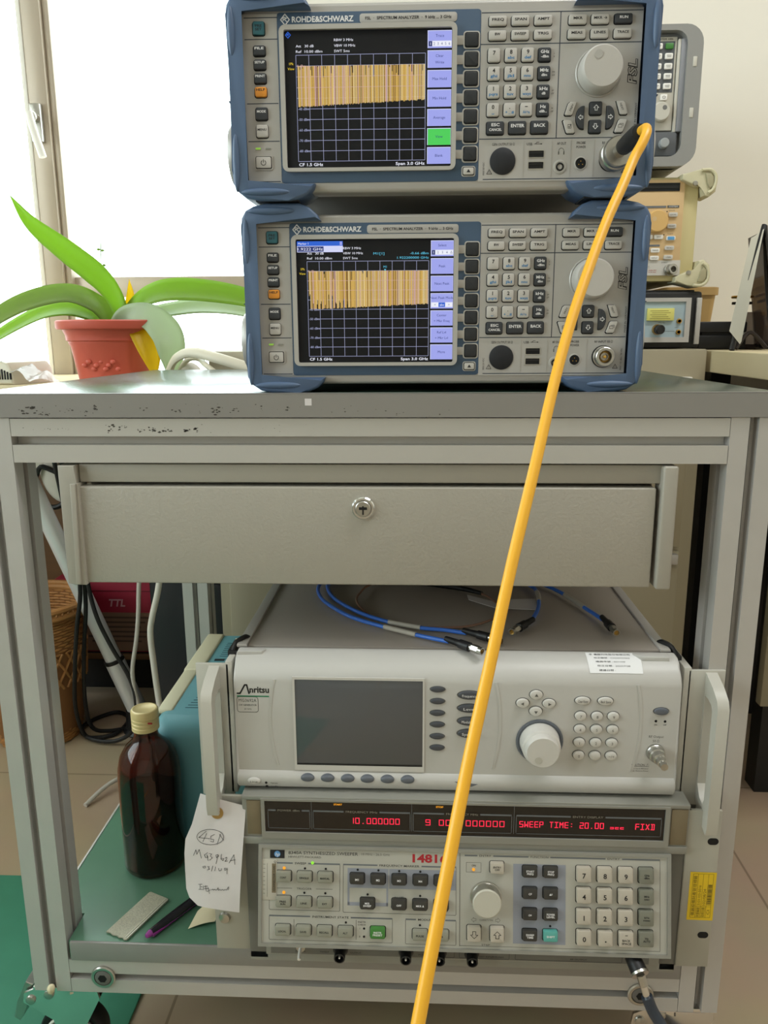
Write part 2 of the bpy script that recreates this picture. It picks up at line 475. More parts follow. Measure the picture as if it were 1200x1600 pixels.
    def build(s, name, parent=None, sharp=38, loc=None, label=None):
        me = bpy.data.meshes.new(name)
        me.from_pydata(s.v, [], s.f)
        for m in s.mats: me.materials.append(m)
        me.polygons.foreach_set('material_index', s.fm)
        bm = bmesh.new(); bm.from_mesh(me)
        bmesh.ops.recalc_face_normals(bm, faces=bm.faces[:]); bm.to_mesh(me); bm.free()
        me.polygons.foreach_set('use_smooth', [True] * len(me.polygons))
        me.set_sharp_from_angle(angle=R(sharp))
        o = bpy.data.objects.new(name, me); C.objects.link(o)
        if parent: o.parent = parent
        if loc: o.location = loc
        if label: o['label'] = label
        return o

def thing(name, label, cat, loc=(0, 0, 0), rz=0.0, group=None):
    o = bpy.data.objects.new(name, None); C.objects.link(o)
    o.location = loc; o.rotation_euler = (0, 0, rz); o.empty_display_size = 0.05
    return tag(o, label, cat, group)
def tag(o, label, cat, group=None):
    o['label'] = label; o['category'] = cat
    if group: o['group'] = group
    return o
def struct(o):
    o['kind'] = 'structure'; return o
def T(x, y, z): return Matrix.Translation((x, y, z))

# ------------------------------------------------------------------ the room
def floor_mat():
    m = mat('beige floor tile', 'a18c72', 0.32)
    nt = m.node_tree; b = nt.nodes['Principled BSDF']; L = nt.links.new
    tc = nt.nodes.new('ShaderNodeTexCoord'); mp = nt.nodes.new('ShaderNodeMapping')
    mp.inputs['Location'].default_value = (0.30, 0.187, 0)
    br = nt.nodes.new('ShaderNodeTexBrick'); br.offset = 0.0
    br.inputs['Scale'].default_value = 1.0; br.inputs['Brick Width'].default_value = 0.8; br.inputs['Row Height'].default_value = 0.8
    br.inputs['Mortar Size'].default_value = 0.002; br.inputs['Mortar Smooth'].default_value = 0.2
    br.inputs['Color1'].default_value = lin('bfaa90'); br.inputs['Color2'].default_value = lin('baa58b'); br.inputs['Mortar'].default_value = lin('97846d')
    n = nt.nodes.new('ShaderNodeTexNoise'); n.inputs['Scale'].default_value = 6; n.inputs['Detail'].default_value = 6
    mx = nt.nodes.new('ShaderNodeMix'); mx.data_type = 'RGBA'; mx.blend_type = 'MULTIPLY'; mx.inputs['Factor'].default_value = 0.25
    L(tc.outputs['Object'], mp.inputs['Vector']); L(mp.outputs['Vector'], br.inputs['Vector']); L(tc.outputs['Object'], n.inputs['Vector'])
    L(br.outputs['Color'], mx.inputs['A']); L(n.outputs['Color'], mx.inputs['B']); L(mx.outputs['Result'], b.inputs['Base Color'])
    return m
M['floor'] = floor_mat()
M['ceil'] = mat('white ceiling', 'dcd9d0', 0.9)
M['pane'] = clear('window glass', 'f6fbfa', 0.93, 0.02)

def rbx(name, x0, x1, y0, y1, z0, z1, m, parent=None, b=0.0):
    q = MB(1.0); q.box(x0, x1, y0, y1, z0, z1, m, b); return q.build(name, parent)

struct(rbx('floor', -3.0, 3.0, -3.2, 1.3, -0.05, 0.0, 'floor'))
struct(rbx('ceiling', -3.0, 3.0, -3.2, 1.3, 2.65, 2.7, 'ceil'))
q = MB(1.0)                                     # back wall with the window opening
WX0, WX1, WZ0, WZ1 = -1.62, -0.27, 0.69, 2.15
q.box(WX1, 3.0, 1.05, 1.25, 0, 2.65, 'wall'); q.box(-3.0, WX0, 1.05, 1.25, 0, 2.65, 'wall')
q.box(WX0, WX1, 1.05, 1.25, 0, WZ0, 'wall'); q.box(WX0, WX1, 1.05, 1.25, WZ1, 2.65, 'wall')
struct(q.build('wall_back'))
q = MB(1.0)                                     # left wall with a second window, out of the picture
q.box(-1.92, -1.77, -3.2, -1.75, 0, 2.65, 'wall'); q.box(-1.92, -1.77, 0.35, 1.05, 0, 2.65, 'wall'); q.box(-1.92, -1.77, -1.75, 0.35, 0, 0.75, 'wall'); q.box(-1.92, -1.77, -1.75, 0.35, 2.15, 2.65, 'wall')
struct(q.build('wall_left'))
w2 = thing('window_2', 'window in the left wall', 'window', (-1.84, -0.70, 0.75)); struct(w2)
g = MB(1.0, T(1.84, 0.70, -0.75))
for y in (-1.75, -0.72, 0.31): g.box(-1.87, -1.81, y, y + 0.04, 0.75, 2.15, 'frame', 0.003)
for z in (0.75, 2.11): g.box(-1.87, -1.81, -1.75, 0.35, z, z + 0.04, 'frame', 0.003)
g.build('outer_frame', w2)
for y in (-1.71, -0.68): g = MB(1.0, T(1.84, 0.70, -0.75)); g.box(-1.842, -1.838, y, y + 0.99, 0.79, 2.11, 'pane'); g.build('pane', w2)
struct(rbx('wall_right', 2.4, 2.5, -3.2, 1.25, 0, 2.65, 'wall'))
struct(rbx('wall_front', -3.0, 3.0, -3.3, -3.2, 0, 2.65, 'wall'))
struct(rbx('baseboard_back', -3.0, 3.0, 1.035, 1.05, 0, 0.08, 'beige'))
struct(rbx('trim_1', -1.75, -0.37, 0.645, 1.10, 0.69, 0.722, M['cream'], b=0.004))     # deep window ledge

win = thing('window_1', 'aluminium framed window', 'window', (-0.945, 1.10, 0.69)); struct(win)
def wm(f, name, label=None):
    g = MB(1.0, T(0.945, -1.10, -0.69)); f(g); return g.build(name, win, label=label)
def _fr(g):
    g.box(WX0, WX1, 1.08, 1.14, WZ0, WZ0 + 0.03, 'frame', 0.003); g.box(WX0, WX1, 1.08, 1.14, WZ1 - 0.05, WZ1, 'frame', 0.003)
    g.box(WX1 - 0.05, WX1, 1.08, 1.14, WZ0, WZ1, 'frame', 0.003); g.box(WX0, WX0 + 0.05, 1.08, 1.14, WZ0, WZ1, 'frame', 0.003)
wm(_fr, 'outer_frame')
def _mul(g):
    g.box(-0.818, -0.777, 1.05, 1.14, WZ0 + 0.03, WZ1 - 0.05, 'frame', 0.004); g.box(-0.777, -0.763, 1.06, 1.13, WZ0 + 0.03, WZ1 - 0.05, 'frame', 0.003)
wm(_mul, 'mullion', 'bronze grey upright between the two panes')
wm(lambda g: g.box(-0.765, WX1 - 0.05, 1.075, 1.135, 0.888, 0.932, 'frame', 0.003), 'transom')
wm(lambda g: g.box(-0.828, -0.818, 1.05, 1.12, WZ0 + 0.03, WZ1 - 0.05, 'frame_white', 0.002), 'sash_edge', 'white edge of the left sash')
wm(lambda g: g.box(WX0 + 0.05, -0.828, 1.108, 1.112, WZ0 + 0.03, WZ1 - 0.05, 'pane'), 'pane')
wm(lambda g: g.box(-0.765, WX1 - 0.05, 1.108, 1.112, 0.932, WZ1 - 0.05, 'pane'), 'pane')
wm(lambda g: g.box(-0.765, WX1 - 0.05, 1.108, 1.112, WZ0 + 0.03, 0.888, 'pane'), 'pane')
def _hd(g):
    g.box(-0.812, -0.788, 1.035, 1.05, 1.20, 1.275, 'steel', 0.003)
    g.cyl((-0.80, 1.05, 1.245), (-0.80, 1.02, 1.245), 0.011, 'chrome')
    g.tube([(-0.803, 1.018, 1.252), (-0.795, 1.012, 1.22), (-0.780, 1.012, 1.165)], 0.0075, 'white', 10, 4)
wm(_hd, 'window_handle', 'white lever handle on a steel plate')

# ------------------------------------------------------------------ floor mat
q = MB(1.0); q.box(-1.5, -0.344, -0.9, 0.325, 0.0005, 0.004, 'green_mat', 0.001)
tag(q.build('floor_mat'), 'green rubber floor mat lying under the left side of the cart', 'mat')

# ------------------------------------------------------------------ the cart
cart = thing('equipment_cart', 'aluminium profile equipment cart with green top, grey drawer and green lower tray', 'cart', (-0.051, 0.26, 0))
CT = T(51, -260, 0)
def cm(): return MB(0.001, CT)
def profile(cx, cy, w=40.0, slot=8.0, dp=11.0):
    """T-slot section, slots on four sides"""
    h = w / 2; s = slot / 2; P = []
    for k in range(4):
        a = R(90 * k); ca, sa = math.cos(a), math.sin(a)
        for x, y in ((h, -h + 0.01), (h, -s), (h - dp, -s), (h - dp, s), (h, s), (h, h)):
            P.append((cx + x * ca - y * sa, cy + x * sa + y * ca))
    return P
def post(cx, cy, z0, z1):
    g = cm(); g.prism(profile(cx, cy), z0, z1, 'alu', 'z')
    for k in range(4):
        a = R(90 * k); g.cyl((cx + 8.9 * math.cos(a), cy + 8.9 * math.sin(a), z0 + 1), (cx + 8.9 * math.cos(a), cy + 8.9 * math.sin(a), z1 - 1), 1.2, 'alu_dark', n=6)
    return g.build('post', cart, 30)
for cx, cy in ((-390, 20), (288, 20), (-356, 500), (288, 500)): post(cx, cy, 118, 730.5)
def rail_x(x0, x1, cy, cz, m='alu'):
    g = cm(); g.prism(profile(cy, cz), x0, x1, m, 'x'); return g.build('rail', cart, 30)
def rail_y(y0, y1, cx, cz):
    g = cm(); g.prism(profile(cx, cz), y0, y1, 'alu', 'y'); return g.build('rail', cart, 30)
o = rail_x(-369.5, 267.5, 20, 710, 'alu_rail')
MARKS = [(-276, 722.5, 14, 3, 2, 1.1), (-263, 722, 5, 2, 1, 0.8), (-250, 719.5, 6, 2, 1, 0.9), (-238, 720, 12, 4, 1.2, 1.2), (-224, 719, 7, 4, 0.8, 1.0), (-208, 719.5, 7, 2, 1, 1.0), (-199, 721, 9, 2.5, 1.5, 1.0), (-330, 720.5, 16, 9, 0.8, 0.4), (-170, 720, 14, 70, 4, 0.35)]
rail_x(-369.5, 267.5, 20, 138)
rail_x(-335, 267.5, 500, 710); rail_x(-335, 267.5, 500, 138)
rail_y(41, 479, 288, 710); rail_y(41, 479, 288, 138); rail_y(41, 479, -374, 710); rail_y(41, 479, -374, 138)
g = cm(); g.box(-415, 312, 2, 530, 731, 751.7, 'green_top', 1.5); g.build('tabletop', cart, label='scratched dark green laminate top')
g = cm()
g.prism([(-417, 731), (318, 731), (318, 741), (312, 743), (303, 748), (298, 752), (-417, 752)], 2.5, -2.0, 'alu_trim')
g.box(-417, 298, -2, 4, 751.5, 752.3, 'alu_trim', 0.2)
rnd = random.Random(5)
def chips(g, L, y, m):
    for cx, cz, n, sx, sz, s in L:
        for i in range(n):
            x, z, r = cx + rnd.gauss(0, sx), cz + rnd.gauss(0, sz), s * 1.35 * rnd.uniform(0.25, 1.0)
            P = [(x + r * rnd.uniform(0.5, 1.5) * math.cos(2 * math.pi * k / 8), z + 0.6 * r * rnd.uniform(0.4, 1.3) * math.sin(2 * math.pi * k / 8)) for k in range(8)]
            g.add([(a, y, b) for a, b in P], [tuple(range(8))], m)
chips(g, [(-350, 738.5, 9, 5, 1.5, 1.5), (-336, 734.5, 9, 4, 1.0, 1.0), (-315, 737, 8, 3, 2, 0.8), (-299, 736, 6, 1.5, 2.5, 1.2), (-289, 741, 7, 1.5, 2, 1.0), (-246, 739, 4, 3, 1, 0.8), (-212, 735, 5, 3, 1, 0.9), (-180, 738, 9, 3, 2, 1.1), (-165, 738, 5, 2, 1.5, 1.0), (-140, 741, 4, 3, 2, 0.8), (-118, 739, 5, 2, 1, 1.0), (-60, 737, 8, 18, 3, 0.6), (0, 736, 9, 16, 2, 0.6), (-200, 740, 26, 110, 5, 0.4)], -2.15, M['chip'])
g.quad(-101.5, -95.5, 741.5, 747.5, -2.2, 'paper')
g.build('tabletop_edge_trim', cart, label='scuffed aluminium strip along the front of the top')
g = cm(); g.box(312, 318, 0, 530, 731, 750, 'alu', 0.6); g.build('tabletop_edge_trim', cart)
g = cm(); chips(g, MARKS, -0.12, M['chip']); g.build('scuff_marks', o, label='dark scuff marks on the top rail')
# lower tray, notched round the posts
g = cm(); g.prism([(-368, 1.5), (266.5, 1.5), (266.5, 42), (300, 42), (300, 478), (266, 478), (266, 505), (-334, 505), (-334, 478), (-406, 478), (-406, 42), (-368, 42)], 158.5, 180, 'green_tray', 'z')
g.build('tray', cart, label='green lower tray')
g = cm(); g.box(-366, 267, -1.5, 1.5, 158.5, 180.8, 'alu_trim', 0.4); g.build('tray_edge_trim', cart)
g = cm(); g.box(-408.5, -406, 43, 478, 158.5, 180.8, 'alu', 0.3); g.build('tray_edge_trim', cart)
for bx in (-333.4, 228.7):
    g = cm(); g.lathe([(13.2, 0), (13.2, 1.5), (12, 2.5), (9.5, 2.5), (9, 1)], (bx, -0.2, 138.5), (0, -1, 0), 'steel')
    g.lathe([(9, 1), (8.6, 2.2), (5.4, 3.4)], (bx, -0.2, 138.5), (0, -1, 0), 'alu_dark', 24)
    g.lathe([(5.0, 3.3), (4.8, 3.6), (0.1, 3.65)], (bx, -0.2, 138.5), (0, -1, 0), 'blackhole', 6)
    g.build('bolt', cart)
# drawer unit
g = cm()
g.box(-313, 217, 6, 420, 671, 688, 'hammer_dark', 1.2)
g.box(-311, 212, 26, 430, 578, 671, 'hammer_dark', 0.5)
g.prism([(-329, 687.5), (-313.5, 687.5), (-313.5, 671), (-311.5, 671), (-312, 574.5), (-322, 574.5), (-329, 576)], 18, -2, 'hammer_dark', 'y', 0.8)
g.prism([(-318, 671), (-313, 671), (-316.2, 576), (-320.5, 576)], -2, -4.5, 'hammer_dark', 'y', 0.6)
g.box(213.2, 226.3, -3, 22, 575, 688, 'hammer_dark', 2.0, 3)
dc = g.build('drawer_cabinet', cart, label='grey steel drawer casing hung under the top rail')
g = cm(); g.box(-313.5, 209.5, 2, 24, 575.5, 667.8, 'hammer', 1.6, 3); g.build('drawer_front', dc)
g = cm()
g.lathe([(10.5, 0), (10.5, 1.8), (9.4, 3), (7.6, 3), (7.2, 2)], (-51.3, 2, 648.7), (0, -1, 0), 'chrome', 32)
g.lathe([(7.2, 1.6), (7.2, 4.4), (6.4, 5.2), (0.1, 5.3)], (-51.3, 2, 648.7), (0, -1, 0), 'steel', 28)
g.box(-52.0, -50.6, -3.6, -3.2, 643.5, 651.5, 'blackhole'); g.box(-55, -47.6, -3.55, -3.2, 648, 650.5, 'blackhole')
g.build('drawer_lock', dc, label='round chrome cam lock with key slot')
# casters
def caster(cx, cy, brake):
    g = cm(); z = 37.5
    g.lathe([(10, 0), (22, 4), (22, 9), (10, 12)], (cx, cy, 98), (0, 0, 1), 'chrome')
    g.box(cx - 28, cx + 28, cy - 28, cy + 28, 112, 118, 'chrome', 1.5)
    for s in (-1, 1):
        P = [(cx - 44, 100), (cx - 20, 112), (cx + 36, 112), (cx + 40, 96), (cx + 22, 60), (cx + 8, 30), (cx - 8, 30), (cx - 14, 66), (cx - 46, 88)]
        g.prism(P, cy + s * 17 - 1.5, cy + s * 17 + 1.5, 'chrome')
    for bx, bz in ((cx - 37, 92), (cx - 16, 100)): g.lathe([(5.5, 0), (5, 2), (2, 3.4)], (bx, cy - 18.5, bz), (0, -1, 0), 'steel')
    cf = g.build('caster', cart)
    g = cm(); g.lathe([(8, -13), (27, -13), (29, -11), (29, 11), (27, 13), (8, 13)], (cx, cy, z), (0, -1, 0), 'alu_dark')
    g.lathe([(29, -10), (35.5, -11), (37.2, -7), (37.2, 7), (35.5, 11), (29, 10)], (cx, cy, z), (0, -1, 0), 'black_soft', 40)
    g.lathe([(26, 13.2), (27.5, 14), (29.5, 13.2)], (cx, cy, z), (0, -1, 0), 'white', 40, False)
    g.build('wheel', cf)
    if brake:
        g = cm()
        P = [(cx - 44, 110), (cx - 36, 106), (cx - 40, 92), (cx - 50, 66), (cx - 56, 58), (cx - 62, 62), (cx - 56, 84)]
        g.prism(P, cy - 13, cy + 13, 'steel', 'y', 1.2); g.build('brake_pedal', cf)
caster(-387, 32, True); caster(272, 32, False); caster(-356, 498, False); caster(288, 498, False)

# ------------------------------------------------------------------ spectrum analysers
def key(root, name, cx, cz, w, h, m, legend=(), y1=-2.4, r=1.5, rd=0.8, back=0.4):
    g = MB(); g.rbox(cx, cz, w, h, r, back, y1, m, rd)
    for t in legend:      # (text, dx, dz, height, ink[, width])
        g.text(t[0], cx + t[1], cz + t[2], t[3] * 1.1, t[4], y1 - 0.06, w=(t[5] * 1.08 if len(t) > 5 else None), bold=0.025)
    return g.build(name, root)

def screen_common(g):
    g.rbox(-59, 78.2, 136.5, 104.5, 1, 2.5, 0.4, 'scr_black', 0.1)
GX0, GX1, GZ0, GZ1 = -117.6, -12.6, 31.8, 112.0
def screen_graph(g, lower):
    rnd = random.Random(11 + lower)
    dx = (GX1 - GX0) / 10; dz = (GZ1 - GZ0) / 10
    for i in range(11):
        g.quad(GX0 + i * dx - 0.16, GX0 + i * dx + 0.16, GZ0, GZ1, 0.34, 'scr_grid')
        x0 = GX0 + (7.5 if 5 <= 10 - i < 10 and i > 0 else 0)
        g.quad(x0, GX1, GZ0 + i * dz - 0.16, GZ0 + i * dz + 0.16, 0.34, 'scr_grid')
    n = 190; top = GZ1 - dz
    for i in range(n):
        t = i / n; x = GX0 + 1.2 + t * (GX1 - GX0 - 1.5); wd = (GX1 - GX0 - 1.5) / n
        b = (GZ0 + 4.95 * dz + 4.2 * t + (0.5 if lower else 2.0) + rnd.uniform(-0.5, 0.5))
        a = top
        if lower and t < 0.34 and (i // 2) % 3 == 0 and rnd.random() < 0.8: b += rnd.uniform(4, 15) * (1 - t * 1.3)
        r = rnd.random()
        if r < 0.10: a -= rnd.uniform(0, 9)
        m = 'scr_amber' if r < 0.52 else 'scr_amber2' if r < 0.76 else 'scr_amber3' if r < 0.88 else 'scr_pink'
        g.quad(x, x + wd * rnd.uniform(0.72, 1.0), b, a, 0.30, m)
    for k in (2, 3): g.quad(GX0, GX1, GZ1 - k * dz - 0.12, GZ1 - k * dz + 0.12, 0.27, 'scr_pink')
    for k, s in enumerate(('0 dBm', '', '', '', '-40 dBm', '-50 dBm', '-60 dBm', '-70 dBm', '-80 dBm')):
        if s: g.text(s, -116.8, GZ1 - (k + 1) * dz, 1.9, 'scr_grid' if k else 'scr_pink', 0.22, al='L')
    g.text('1Pk', -119.6, 105.7, 1.9, 'scr_yel', 0.22, al='R'); g.text('View', -119.0, 102.0, 1.9, 'scr_yel', 0.22, al='R')
    g.text('CF 1.5 GHz', -117.2, 29.3, 2.3, 'scr_white', 0.22, w=20, al='L', bold=0.015)
    g.text('Span 3.0 GHz', -12.8, 29.3, 2.3, 'scr_white', 0.22, w=24, al='R', bold=0.015)
    g.text('Ref  10.00 dBm', -117.4, 114.6, 1.9, 'scr_white', 0.22, w=21.5, al='L')
    g.text('Att   30 dB', -117.4, 118.6, 1.9, 'scr_white', 0.22, w=14.5, al='L')
    g.text('SWT 5ms', -86.4, 114.6, 1.9, 'scr_white', 0.22, w=12.6, al='L')
    g.text('VBW 10 MHz', -86.4, 118.6, 1.9, 'scr_white', 0.22, w=17.2, al='L')
    g.text('RBW 3 MHz', -86.4, 122.7, 1.9, 'scr_white', 0.22, w=15.6, al='L')
def softlabels(g, L):
    for k, lab in enumerate(L):
        z1 = 128.4 - k * 14.47; z0 = z1 - 12.9; cz = (z0 + z1) / 2
        g.quad(-10.9, 8.5, z0, z1, 0.34, 'scr_softtop' if lab[0] != 'View' else 'scr_softtop')
        g.quad(-10.4, 8.3, z0, z1 - 0.5, 0.31, 'scr_green' if lab[0] == 'View' else 'scr_soft')
        if len(lab) == 1: g.text(lab[0], -1.1, cz, 2.1, 'scr_ink', 0.24)
        elif lab[1].startswith('#'):
            g.text(lab[0], -1.1, cz + 2.6, 2.1, 'scr_ink', 0.24)
            g.quad(-10.2, 8.2, z0 + 1.2, z0 + 5.2, 0.28, 'scr_white')
            if lab[1] == '#abs':
                g.quad(-4, 1.8, z0 + 1.3, z0 + 5.1, 0.26, 'scr_blue'); g.text('abs', -1.1, z0 + 3.2, 2.0, 'scr_white', 0.22)
                g.text('<', -7, z0 + 3.2, 2.0, 'scr_ink', 0.24); g.text('>', 5, z0 + 3.2, 2.0, 'scr_ink', 0.24)
            else:
                cs = lab[1][1:]
                for j, ch in enumerate(cs):
                    x = -8.6 + j * (15.2 / (len(cs) - 1))
                    if j == 0: g.quad(x - 1.5, x + 1.4, z0 + 1.3, z0 + 5.1, 0.26, 'scr_ink')
                    g.text(ch, x, z0 + 3.2, 2.1, 'scr_white' if j == 0 else 'scr_ink', 0.22)
        else:
            g.text(lab[0], -1.1, cz + 2.4, 2.1, 'scr_ink', 0.24); g.text(lab[1], -1.1, cz - 2.4, 2.1, 'scr_ink', 0.24)
def diamond(g, cx, cz, sx, sz, m, y, wd=0.7):
    g.line([(cx - sx, cz), (cx, cz + sz), (cx + sx, cz), (cx, cz - sz)], wd, y, m, True)
    k = 0.42
    g.line([(cx - sx * k, cz - sz * k * 0.4), (cx - sx * k, cz + sz * k), (cx + sx * 0.1, cz + sz * k * 0.9), (cx, cz + 0.1 * sz), (cx - sx * k, cz), ], wd * 0.8, y, m)
    g.line([(cx - sx * 0.05, cz), (cx + sx * k, cz - sz * k * 0.9)], wd * 0.8, y, m)
    g.line([(cx + sx * 0.05, cz + sz * 0.15), (cx + sx * k, cz + sz * 0.3)], wd * 0.8, y, m)

def arrow2d(cx, cz, s, d):
    P = [(0, 1), (0.95, 0.05), (0.42, 0.05), (0.42, -0.85), (-0.42, -0.85), (-0.42, 0.05), (-0.95, 0.05)]
    a = R({'u': 0, 'l': 90, 'd': 180, 'r': 270}[d]); ca, sa = math.cos(a), math.sin(a)
    return [(cx + s * (x * ca - z * sa), cz + s * (x * sa + z * ca)) for x, z in P]

def analyser(loc, rz, label, lower):
    root = thing('spectrum_analyzer', label, 'spectrum analyzer', loc, rz, 'blue bumpered bench analyzers')
    g = MB(); g.box(-158, 158, 6, 345, 9, 149, 'fsl_case', 3); g.build('case', root)
    g = MB(); g.box(-160.5, 160.5, 0.6, 24, 7.5, 150.5, 'fsl_frame', 3.0, 3)
    g.build('front_frame', root)
    gap = g = MB()
    g.prism([(-161, 142.8), (-132, 142.6), (-132, 15.5), (-160, 15.5)], 1, 0, 'fsl_light')
    g.rbox(-50.3, 79.3, 164.6, 128.4, 3.0, 1, 0.0, 'fsl_slate', 0.2)
    g.prism([(31.6, 142.4), (159.8, 142.4), (159.3, 14.6), (31.6, 14.6)], 1, 0, 'fsl_light')
    for x0, x1, z in ((-159, -132, 140), (-159, -132, 124.3), (-159, -133, 76.6), (-159, -133, 47.8), (-159, -133, 16.5), (32, 159.5, 140.4), (31.6, 159.7, 117.6), (32, 159, 47.2), (35.5, 160, 16.2)):
        g.quad(x0, x1, z - 0.35, z + 0.35, -0.06, 'fsl_line')
    g.quad(94.4, 95.1, 47.2, 140.4, -0.06, 'fsl_line')
    for x in (68.5, 91.5, 107.0, 126.0): g.box(x - 0.25, x + 0.25, -0.3, 0, 17.5, 45.6, 'fsl_frame')
    for k in range(7):       # tabs joining the screen edge to each softkey
        z = 121.0 - k * 14.19
        g.rbox(20.3, z, 21, 6.8, 1.5, 0.2, -0.5, 'bezel', 0.2); g.rbox(24.4, z, 13.4, 13.2, 2.4, 0.2, -0.7, 'bezel', 0.4)
        g.rbox(24.4, z, 11.2, 11.4, 1.8, 0.2, -0.78, 'blackhole', 0.05)
    g.rbox(23.5, 22.6, 11.6, 8.4, 2, 0.2, -0.7, 'bezel', 0.4); g.rbox(23.5, 22.6, 10, 6.8, 1.6, 0.2, -0.78, 'blackhole', 0.05)
    # lettering
    g = MB()
    diamond(g, -125.6, 138.2, 3.5, 4.0, 'ink_white', -0.2, 0.8)
    g.text('ROHDE&SCHWARZ', -95.2, 138.3, 4.1, 'ink_white', -0.2, w=49.8, bold=0.03)
    np_ = MB(); g2 = g; g = np_
    g.rbox(-26.5, 138.1, 78, 7.0, 2.2, 0.2, -0.5, 'bezel', 0.3)
    g.rbox(-26.5, 138.1, 76.4, 5.6, 1.6, 0.2, -0.6, 'fsl_light', 0.1)
    g.text('FSL  \u00b7  SPECTRUM ANALYZER  \u00b7  9 kHz ... 3 GHz', -26.5, 138.1, 2.2, 'ink', -0.7, w=69, bold=0.02)
    g.build('name_plate', root); g = MB()
    g.text('FSL', 153.6, 96, 6.8, 'ink', -0.15, w=18.5, rot=90, bold=0.055, shear=0.15)
    g.text('FSL', 153.6, 96, 6.6, 'fsl_light', -0.22, w=17.8, rot=90, bold=0.0, shear=0.15)
    g.build('model_logo', root); g = g2
    g.text('MADE IN GERMANY', 158.0, 62, 1.6, 'ink', -0.15, w=22, rot=90)
    g.text('GEN OUTPUT 50 \u03a9', 51.9, 43.1, 2.0, 'ink', -0.15, w=18.5); g.text('USB', 73.2, 43.0, 2.0, 'ink', -0.15, w=4.6)
    g.line([(77, 43), (82.5, 43)], 0.35, -0.15, 'ink'); g.line([(78, 43), (79.3, 44.3), (81, 44.3)], 0.35, -0.15, 'ink'); g.poly([(82.5, 43.6), (83.8, 43), (82.5, 42.4)], -0.15, 'ink')
    g.text('AF OUT', 99.4, 43.1, 2.0, 'ink', -0.15, w=7.4)
    g.text('PROBE', 115.4, 43.4, 2.0, 'ink', -0.15, w=7.2); g.text('POWER', 115.4, 40.3, 2.0, 'ink', -0.15, w=7.6)
    g.text('RF INPUT 50 \u03a9', 140.3, 43.2, 2.0, 'ink', -0.15, w=15.5)
    g.line([(97.2 + 2.2 * (1 - math.cos(R(a))), 37 + 2.6 * math.sin(R(a))) for a in range(0, 181, 20)], 0.35, -0.15, 'ink_grey')
    g.quad(96.8, 97.7, 34.6, 37, -0.15, 'ink_grey'); g.quad(101.1, 102, 34.6, 37, -0.15, 'ink_grey')
    for cx in (40.7, 151.3):
        g.line([(cx - 2.1, 20.3), (cx + 2.1, 20.3), (cx, 23.8)], 0.4, -0.15, 'ink', True); g.text('!', cx, 21.5, 1.7, 'ink', -0.15)
    g.text('MAX +30 dBm / 50 VDC', 156.1, 28.4, 1.5, 'ink', -0.15, w=19, rot=90); g.text('MAX 50 VDC', 36.0, 24.5, 1.5, 'ink', -0.15, w=10, rot=90)
    for z, a, b in ((109.2, 's', 'V'), (95.7, 'ms', 'mV'), (82.2, '\u00b5s', '\u00b5V'), (68.8, 'ns', 'nV')):
        g.text(a, 90.6, z + 1.3, 1.3, 'ink', -0.15); g.text(b, 90.6, z - 1.2, 1.3, 'ink', -0.15)
    g.build('panel_lettering', root)
    # screen
    g = MB()
    g.frame(rrect(-59, 78.6, 143.2, 110.2, 5), rrect(-59, 78.2, 135.6, 103.6, 1.5), 0.5, -3.4, 'bezel'); g.build('screen_bezel', root)
    g = MB(0.001, T(0, -1.0, 0)); screen_common(g); screen_graph(g, lower)
    if not lower:
        diamond(g, -123.5, 126.8, 2.1, 2.2, 'scr_blue', 0.22, 0.5)
        softlabels(g, [('Trace', '#123456'), ('Clear', 'Write'), ('Max Hold',), ('Min Hold',), ('Average',), ('View',), ('Blank',)])
    else:
        g.quad(-125.9, -86.4, 124.8, 128.6, 0.33, 'scr_blue'); g.quad(-89, -87, 125.3, 128.1, 0.31, 'scr_soft')
        g.text('Marker 1', -124.9, 126.7, 1.8, 'scr_white', 0.26, al='L')
        g.quad(-125.9, -86.4, 119.6, 124.8, 0.33, 'scr_softtop'); g.quad(-125.5, -103, 120.1, 124.3, 0.3, 'scr_ink')
        g.text('1.9222 GHz', -125.2, 122.2, 2.3, 'scr_white', 0.26, w=21.5, al='L')
        g.text('M1[1]', -55.5, 118.2, 1.9, 'scr_cyan', 0.22, w=9.4); g.text('-0.66 dBm', -12.8, 118.2, 1.9, 'scr_cyan', 0.22, w=15.8, al='R')
        g.text('1.922200000 GHz', -12.8, 114.6, 1.9, 'scr_cyan', 0.22, w=27, al='R')
        g.text('M1', -50.2, 107.2, 1.9, 'scr_cyan', 0.22); g.poly([(-51.2, 105.3), (-49.2, 105.3), (-50.2, 103.9)], 0.22, 'scr_cyan')
        softlabels(g, [('Select', '#1234\u0394'), ('Peak',), ('Next Peak',), ('Next Peak Mode', '#abs'), ('Center', '= Mkr Freq'), ('Ref Lvl', '= Mkr Lvl'), ('More',)])
    g.build('screen', root)
    # keys
    for k in range(7): key(root, 'softkey', 24.4, 121.0 - k * 14.19, 10.0, 10.2, 'key_soft', y1=-2.0, r=1.6)
    g = MB(); g.rbox(23.5, 22.6, 8.8, 5.6, 1.2, 0.2, -1.8, 'key_light', 0.5); g.poly([(21.9, 21.6), (25.1, 21.6), (23.5, 24.2)], -1.86, 'ink'); g.build('menu_key', root)
    def k2(name, cx, cz, w, h, m, leg=(), y1=-2.4):
        gap.rbox(cx - 0.15, cz - 0.25, w + 1.1, h + 1.2, 2, 0.3, -0.05, 'blackhole', 0.02)  # flat black plate paints the shadow ring round the key
        key(root, name, cx, cz, w, h, m, leg, y1)
